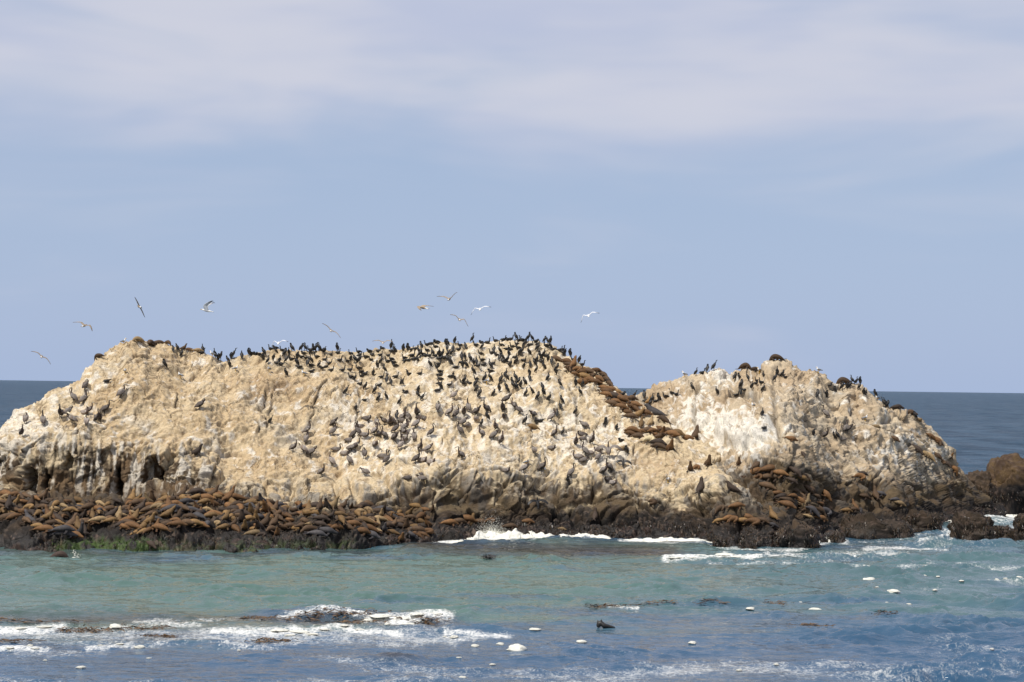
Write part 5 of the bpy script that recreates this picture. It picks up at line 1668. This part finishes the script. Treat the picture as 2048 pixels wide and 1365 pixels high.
# one in the water
p = on_sea(118, 1120)
o = put("sea_lion", SLM['h'], Vector(p) + Vector((0, 0, -.12)), R(8), (.8, .9, .95), color=(.05, .03, .022))
o['label'], o['category'] = "dark wet sea lion swimming with arched back in front of the ledge", "sea lion"


# ------------------------------------------------------------------ seaweed hanging on the tidal rock
def make_seaweed():
    rg = np.random.default_rng(3)
    src, src2 = [], []
    for P, Nn, cr in ((PA, NA, CRA), (PB, NB, CRB)):
        V = P[:cr - 60].reshape(-1, 3)
        M = Nn[:cr - 60].reshape(-1, 3)
        qx, qy = project(V)
        m = (V[:, 2] > 0.02) & (V[:, 2] < 1.35) & (qx > -60) & (qx < 2010) & (pnoise(V / 1.6, 801) + 0.25 * pnoise(V / .5, 802) > -0.05)
        src.append((V[m], M[m]))
    for o in BOULDERS:
        n = len(o.data.vertices)
        v = np.empty(n * 3, np.float32)
        o.data.vertices.foreach_get('co', v)
        nn = np.empty(n * 3, np.float32)
        o.data.vertices.foreach_get('normal', nn)
        v = v.reshape(-1, 3) + np.array(o.location)
        nn = nn.reshape(-1, 3)
        m = (v[:, 2] > 0.05) & (v[:, 2] < 2.2) & (nn[:, 1] < 0.3) & (pnoise(v / 0.9, 803) > -0.25)
        k = np.nonzero(m)[0]
        k = rg.choice(k, min(len(k), 350), replace=False)
        src2.append((v[k], nn[k]))
    V = np.concatenate([s[0] for s in src])
    M = np.concatenate([s[1] for s in src])
    pick = rg.choice(len(V), min(9000, len(V)), replace=False)
    V, M = np.concatenate([V[pick]] + [s[0] for s in src2]), np.concatenate([M[pick]] + [s[1] for s in src2])
    n = len(V)
    L = rg.uniform(.10, .34, n)
    wd = rg.uniform(.02, .05, n)
    side = rg.normal(size=(n, 3)) * np.array([1, .5, .25])
    side /= np.linalg.norm(side, axis=1, keepdims=True)
    hang = np.stack([rg.normal(0, .35, n), -np.abs(rg.normal(.35, .3, n)), -np.ones(n)], 1)
    hang /= np.linalg.norm(hang, axis=1, keepdims=True)
    a = V + M * .03
    b = a + M * (.08 + .06 * rg.random((n, 1))) + hang * (L * .45)[:, None]
    c = a + M * .06 + hang * L[:, None]
    s = side * wd[:, None]
    verts = np.stack([a - s * .4, a + s * .4, b - s, b + s, c - s * .5, c + s * .5], 1).reshape(-1, 3)
    f = []
    for i in range(n):
        k = i * 6
        f += [(k, k + 1, k + 3, k + 2), (k + 2, k + 3, k + 5, k + 4)]
    me = bpy.data.meshes.new("seaweed")
    me.from_pydata(verts.tolist(), [], f)
    pal = np.array([[.030, .021, .011], [.016, .013, .010], [.050, .030, .012], [.042, .024, .017], [.022, .018, .010]])
    col = pal[rg.integers(0, len(pal), n)] * rg.uniform(.7, 1.3, (n, 1))
    qx, qy = project(V)
    gr = (np.abs(qx - 215) < 110) & (V[:, 2] < .7) & (rg.random(n) < .8)
    col[gr] = np.array([.045, .080, .012]) * rg.uniform(.7, 1.3, (gr.sum(), 1))
    col = np.concatenate([col, np.ones((n, 1))], 1).repeat(6, 0)
    at = me.attributes.new('coat', 'FLOAT_COLOR', 'POINT')
    at.data.foreach_set('color', col.reshape(-1).astype(np.float32))
    link("seaweed", me, M_WEED, "dark brown and reddish seaweed hanging on the tidal ledges", "seaweed", kind='stuff')


make_seaweed()


# ------------------------------------------------------------------ floating kelp
def kelp(px, py, wpx, hpx, n, label, tall=.05, dark=False, seed=0):
    rg = np.random.default_rng(900 + seed)
    c0 = on_sea(px, py)
    v, f, col = [], [], []
    for i in range(n if dark else int(n * .6)):
        qx = px + rg.normal(0, .42) * wpx
        qy = py + rg.normal(0, .36) * hpx
        p = on_sea(qx, qy) - c0
        L, w = rg.uniform(.18, .5), rg.uniform(.03, .08)
        an = rg.uniform(-.6, .6) + (math.pi if rg.random() < .5 else 0)
        d = np.array([math.cos(an), math.sin(an) * 1.4, 0])
        s = np.array([-d[1], d[0], 0]) * w
        z0, z1 = .08 + rg.uniform(0, tall * .6), .06 + rg.uniform(0, tall * .6)
        k = len(v)
        for t, ww, z in ((0, .3, .05), (.4, 1, z0), (.75, .9, z1), (1, .15, .05)):
            q = p + d * L * t
            v.append(tuple(q - s * ww + np.array([0, 0, z])))
            v.append(tuple(q + s * ww + np.array([0, 0, z + .02])))
        f += [(k, k + 1, k + 3, k + 2), (k + 2, k + 3, k + 5, k + 4), (k + 4, k + 5, k + 7, k + 6)]
        cc = np.array([.085, .045, .012] if not dark else [.018, .015, .012]) * rg.uniform(.5, 1.5)
        col += [(*cc, 1)] * 8
    # the stipe that ties the blades together
    k0 = len(v)
    st = np.linspace(-1, 1, 14)
    for q in st:
        p = on_sea(px + q * wpx * .9, py + math.sin(q * 5 + seed) * hpx * .3) - c0
        v.append(tuple(p + np.array([0, -.05, .06])))
        v.append(tuple(p + np.array([0, .05, .08])))
        col += [(.05, .03, .012, 1)] * 2
    f += [(k0 + 2 * i, k0 + 2 * i + 2, k0 + 2 * i + 3, k0 + 2 * i + 1) for i in range(13)]
    me = bpy.data.meshes.new("floating_kelp")
    me.from_pydata(v, [], f)
    at = me.attributes.new('coat', 'FLOAT_COLOR', 'POINT')
    at.data.foreach_set('color', np.array(col, np.float32).reshape(-1))
    o = link("floating_kelp", me, M_WEED, label, "kelp", "kelp drifting in front of the rocks")
    o.location = Vector(c0)


KELP = [(172, 1264, 70, 8, 110, "brown kelp raft beside the foam at lower left", .12), (292, 1259, 60, 7, 70, "small brown kelp raft right of the yellowish foam lump", .10), (322, 1278, 40, 5, 60, "brown kelp patch below the small raft at lower left", .10),
        (30, 1286, 70, 4, 50, "thin kelp strand between two foam bands at left edge", .06), (540, 1288, 44, 5, 60, "brown kelp tuft at the tip of the white foam bank", .12), (520, 1240, 60, 5, 70, "kelp patch left of the long kelp strip, edge of foam", .10),
        (655, 1238, 130, 7, 170, "long dark brown kelp strip along the upper foam bank", .12), (700, 1252, 70, 6, 70, "brown kelp patch below the long kelp strip", .10), (845, 1244, 60, 4, 60, "kelp strand lying against the thick white foam bank", .08),
        (1208, 1216, 44, 4, 50, "short brown kelp strand left of a foam lump in open water", .08), (1300, 1214, 60, 3, 40, "thin kelp strand right of a foam lump in open water", .05), (1420, 1215, 40, 3, 30, "sparse kelp strand left of two foam balls", .05),
        (1547, 1212, 22, 4, 26, "small reddish kelp tuft between two foam balls", .08), (1622, 1254, 50, 4, 46, "kelp strand floating below two foam balls at right", .06), (1771, 1236, 26, 4, 24, "dark kelp tuft alone at right", .10),
        (90, 1246, 120, 4, 60, "thin dark kelp line above the left foam bank", .04)]
for i, (a, b_, c, d, n, lab, tl) in enumerate(KELP):
    kelp(a, b_, c, d, n, lab, tl, seed=i)
KD = (.016, .014, .012)
lump = Body()
lump.loft([(-.36, 0, .02, .10, .08, KD), (-.30, .02, .16, .13, .13, KD), (-.20, 0, .20, .12, .12, KD), (-.06, -.02, .10, .15, .12, KD), (.14, .02, .07, .12, .09, KD), (.34, 0, .03, .08, .06, KD), (.46, 0, .0, .04, .04, KD)], (0, 1, 0), 9)
lump.loft([(-.33, .05, .20, .05, .05, KD), (-.37, .06, .30, .05, .05, KD), (-.34, .06, .34, .03, .03, KD)], (0, 1, 0), 7)
lump.loft([(-.22, -.04, .26, .05, .05, KD), (-.20, -.05, .35, .045, .045, KD), (-.16, -.05, .37, .03, .03, KD)], (0, 1, 0), 7)
ob = link("floating_kelp", lump.finish("floating_kelp", M_WEED, .03, .6), None, "black lump sticking out of the blue water, higher at its left end", "kelp")
ob.location = Vector(on_sea(1211, 1256))
kelp(976, 1121, 14, 3, 40, "dark scrap of kelp in the grey swell under the splash", .14, True, 71)


# ------------------------------------------------------------------ foam lumps
def foam_mesh(seed):
    bm = bmesh.new()
    bmesh.ops.create_icosphere(bm, subdivisions=3, radius=1.0)
    me = bpy.data.meshes.new("foam_lump")
    bm.to_mesh(me)
    bm.free()
    n = len(me.vertices)
    V = np.empty(n * 3, np.float32)
    me.vertices.foreach_get('co', V)
    V = V.reshape(-1, 3).astype(float)
    f1, f2, h, o = worley(V * 1.3 + seed * 3.7, seed)
    d = 0.28 * (0.6 - f1) + 0.28 * fbm(V * 1.2 + seed, 3, seed)
    V = V * (1 + d)[:, None]
    V[:, 2] = np.where(V[:, 2] < 0, V[:, 2] * .3, V[:, 2])
    me.vertices.foreach_set('co', V.reshape(-1).astype(np.float32))
    me.polygons.foreach_set('use_smooth', np.ones(len(me.polygons), bool))
    me.materials.append(M_FOAM)
    me.update()
    return me


FM = [foam_mesh(k) for k in range(1, 7)]
LUMPS = """1033 1302 38;1163 1295 22;1070 1264 18;1000 1290 16;950 1294 16;908 1278 16;985 1328 10;162 1338 16;1500 1221 16;1632 1220 20;1787 1190 26;1738 1161 20;1849 1159 10;1876 1162 8;1923 1169 10;1935 1165 7;1994 1164 9;2011 1166 7;
1860 1152 6;1942 1156 6;2038 1165 14;2045 1188 8;1774 1208 8;1818 1211 8;1601 1206 7;1754 1186 7;1870 1185 12;1384 1288 16;1478 1343 12;1553 1333 10;1984 1312 8;918 1318 8;890 1276 9;90 1324 9;280 1297 20;60 1298 12;735 1250 20;775 1256 12;1235 1214 14;478 1303 8;232 1258 26;298 1318 8;926 1362 16;
1360 1122 20;1400 1118 26;1450 1114 34;1472 1118 18;1500 1115 22;1522 1113 22;1560 1116 18;1425 1121 18;760 1243 40;800 1241 40;835 1238 34;870 1236 26;820 1247 30;560 1264 34;600 1266 30;625 1273 20;690 1258 22;720 1263 18;1345 1123 14;1380 1122 16;40 1262 26;90 1259 22;650 1262 20;580 1271 18;20 1302 16;70 1303 16;240 1293 14;200 1297 12"""
items = []
for k, tok in enumerate(LUMPS.replace('\n', ' ').split(';')):
    px, py, w = [float(x) for x in tok.split()]
    p = on_sea(px, py)
    r = w * .5 * p[1] / F
    big = 'large' if w > 24 else 'medium' if w > 13 else 'small' if w > 8.5 else 'tiny'
    o = put("foam_lump", FM[k % len(FM)], Vector(p) + Vector((0, 0, .03)), rnd.uniform(0, 6.28), (r, r * rnd.uniform(.8, 1.5), r * (rnd.uniform(.34, .5) if k < 43 else rnd.uniform(.14, .22))))
    o['category'] = 'foam'
    o['group'] = 'lumps of sea foam afloat'
    if px > 1320 and py < 1130:
        z = "in the surf line under the valley"
    elif px > 1700 and py < 1225:
        z = "on teal water at far right"
    elif px > 1320:
        z = "on blue water right of centre"
    elif px > 880:
        z = "on blue water at centre" if py < 1300 or px < 1400 else "near bottom edge"
    elif px > 700:
        z = "on the white foam bank's right end" if py < 1260 else "on foam below the bank"
    elif px > 440:
        z = "on the middle foam bank"
    else:
        z = "among left foam bands" if py < 1310 else "on dark water at lower left"
    items.append(dict(obj=o, head=f"{big} white foam lump", zone=z, px=px))
number_labels(items)


# ------------------------------------------------------------------ surf breaking on the rocks
def surf(line, hgt, label, seed, drops=0, at=None, fan=1.2, lift=0.0):
    rg = np.random.default_rng(1000 + seed)
    L = np.array(line, float)
    t = np.linspace(0, len(L) - 1, 40 * (len(L) - 1))
    px = np.interp(t, range(len(L)), L[:, 0])
    py = np.interp(t, range(len(L)), L[:, 1])
    W_ = on_water(px, py)
    W_[:, 2] = box_blur(sea_h(W_[:, 0], W_[:, 1]), 6, 0)
    c0 = W_.mean(0)
    n, m = len(px), 15
    env = np.sin(np.pi * np.linspace(0.03, .97, n)) ** .5
    prof = np.linspace(-1, 1, m)
    X = np.zeros((m, n, 3))
    for j, q in enumerate(prof):
        X[j] = W_ - c0
        X[j, :, 1] += q * .8
    V = X.reshape(-1, 3)
    f1, f2, h, o = worley((V + 50) / .45, seed + 40)
    lump = np.clip(fbm((V + 31) / .5, 4, seed + 20) + .9 * (.55 - f1), -.7, .6)
    Hh = (1 - np.abs(prof) ** 1.6)[:, None] * env[None] * hgt * (.75 + .55 * np.clip(fbm((W_ + 7) / 1.3, 3, seed), -.5, .5))[None]
    X[:, :, 2] = (W_ - c0)[None, :, 2] + Hh * (1 + lump.reshape(m, n) * .9) - .05 + lift
    X[:, :, 1] += lump.reshape(m, n) * .25
    X[:, :, 0] += fbm((V + 91) / .5, 3, seed + 60).reshape(m, n) * .2
    me, q = grid_mesh("surf", X)
    if drops:
        bm = bmesh.new()
        bm.from_mesh(me)
        a = on_sea(at[0], at[1]) - c0
        for i in range(drops):
            u = rg.normal(0, .40)
            hh = abs(rg.normal(0, .5)) * fan * math.exp(-u * u * 1.3)
            r = rg.uniform(.005, .016) * (1.8 if hh < .35 else 1)
            dr = rg.uniform(1.0, 3.0)
            lean = u * .9 * hh
            q = (a[0] + u * fan * .8 + lean, a[1] + .1 + rg.normal(0, .02), a[2] + .15 + lift + hh)
            e = [bm.verts.new((q[0] + dx * r, q[1] + dy * r, q[2] + dz * r * dr)) for dx, dy, dz in ((1, 0, 0), (0, 1, 0), (-1, 0, 0), (0, -1, 0), (0, 0, 1), (0, 0, -1))]
            for k in range(4):
                bm.faces.new((e[k], e[(k + 1) % 4], e[4]))
                bm.faces.new((e[(k + 1) % 4], e[k], e[5]))
        for i in range(drops // 60):
            u = rg.normal(0, .30)
            hh = fan * rg.uniform(.25, .75) * math.exp(-u * u * 2)
            x0, lean, r0 = a[0] + u * fan * .8, u * hh * .9 + rg.normal(0, .05), rg.uniform(.04, .09)
            ring = []
            for k in range(7):
                q = k / 6
                rr = r0 * (1 - q) ** .8 * rg.uniform(.7, 1.3) + .004
                ring.append([bm.verts.new((x0 + lean * q * q + rr * math.cos(w_ * 1.047), a[1] + .1 + rr * math.sin(w_ * 1.047), a[2] + .05 + lift + hh * q)) for w_ in range(6)])
            for k in range(6):
                for w_ in range(6):
                    bm.faces.new((ring[k][w_], ring[k][(w_ + 1) % 6], ring[k + 1][(w_ + 1) % 6], ring[k + 1][w_]))
        bm.to_mesh(me)
        bm.free()
    o = link("surf", me, M_FOAM, label, "surf")
    o.location = Vector(c0)
    me.polygons.foreach_set('use_smooth', np.ones(len(me.polygons), bool))
    return o


surf([(930, 1088), (970, 1085), (1040, 1084), (1110, 1083)], .48, "white breaking wave throwing up spray against the middle ledge", 1, 2200, (982, 1084), 1.15, .05)
surf([(1120, 1086), (1170, 1083), (1218, 1086)], .28, "small breaking wave right of the spray", 2, lift=.03)
surf([(1248, 1089), (1300, 1089), (1370, 1090), (1425, 1091)], .24, "low line of surf under the dark ledge at centre right", 3, lift=.03)
surf([(1622, 1086), (1655, 1082), (1690, 1085)], .28, "surf boiling behind the dark jutting ledge rock", 4, 50, (1650, 1083), .5)
surf([(1872, 1054), (1895, 1053), (1922, 1059)], .25, "surf pouring through the gap left of the reddish boulder", 5)
surf([(1992, 1030), (2025, 1033), (2060, 1038)], .25, "surf line at the foot of the big brown boulder", 6)
surf([(136, 1117), (150, 1116), (162, 1117)], .14, "small splash behind the swimming sea lion", 7, 30, (150, 1116), .35)
surf([(870, 1093), (900, 1091), (925, 1090)], .10, "thin foam edge left of the spray", 8)
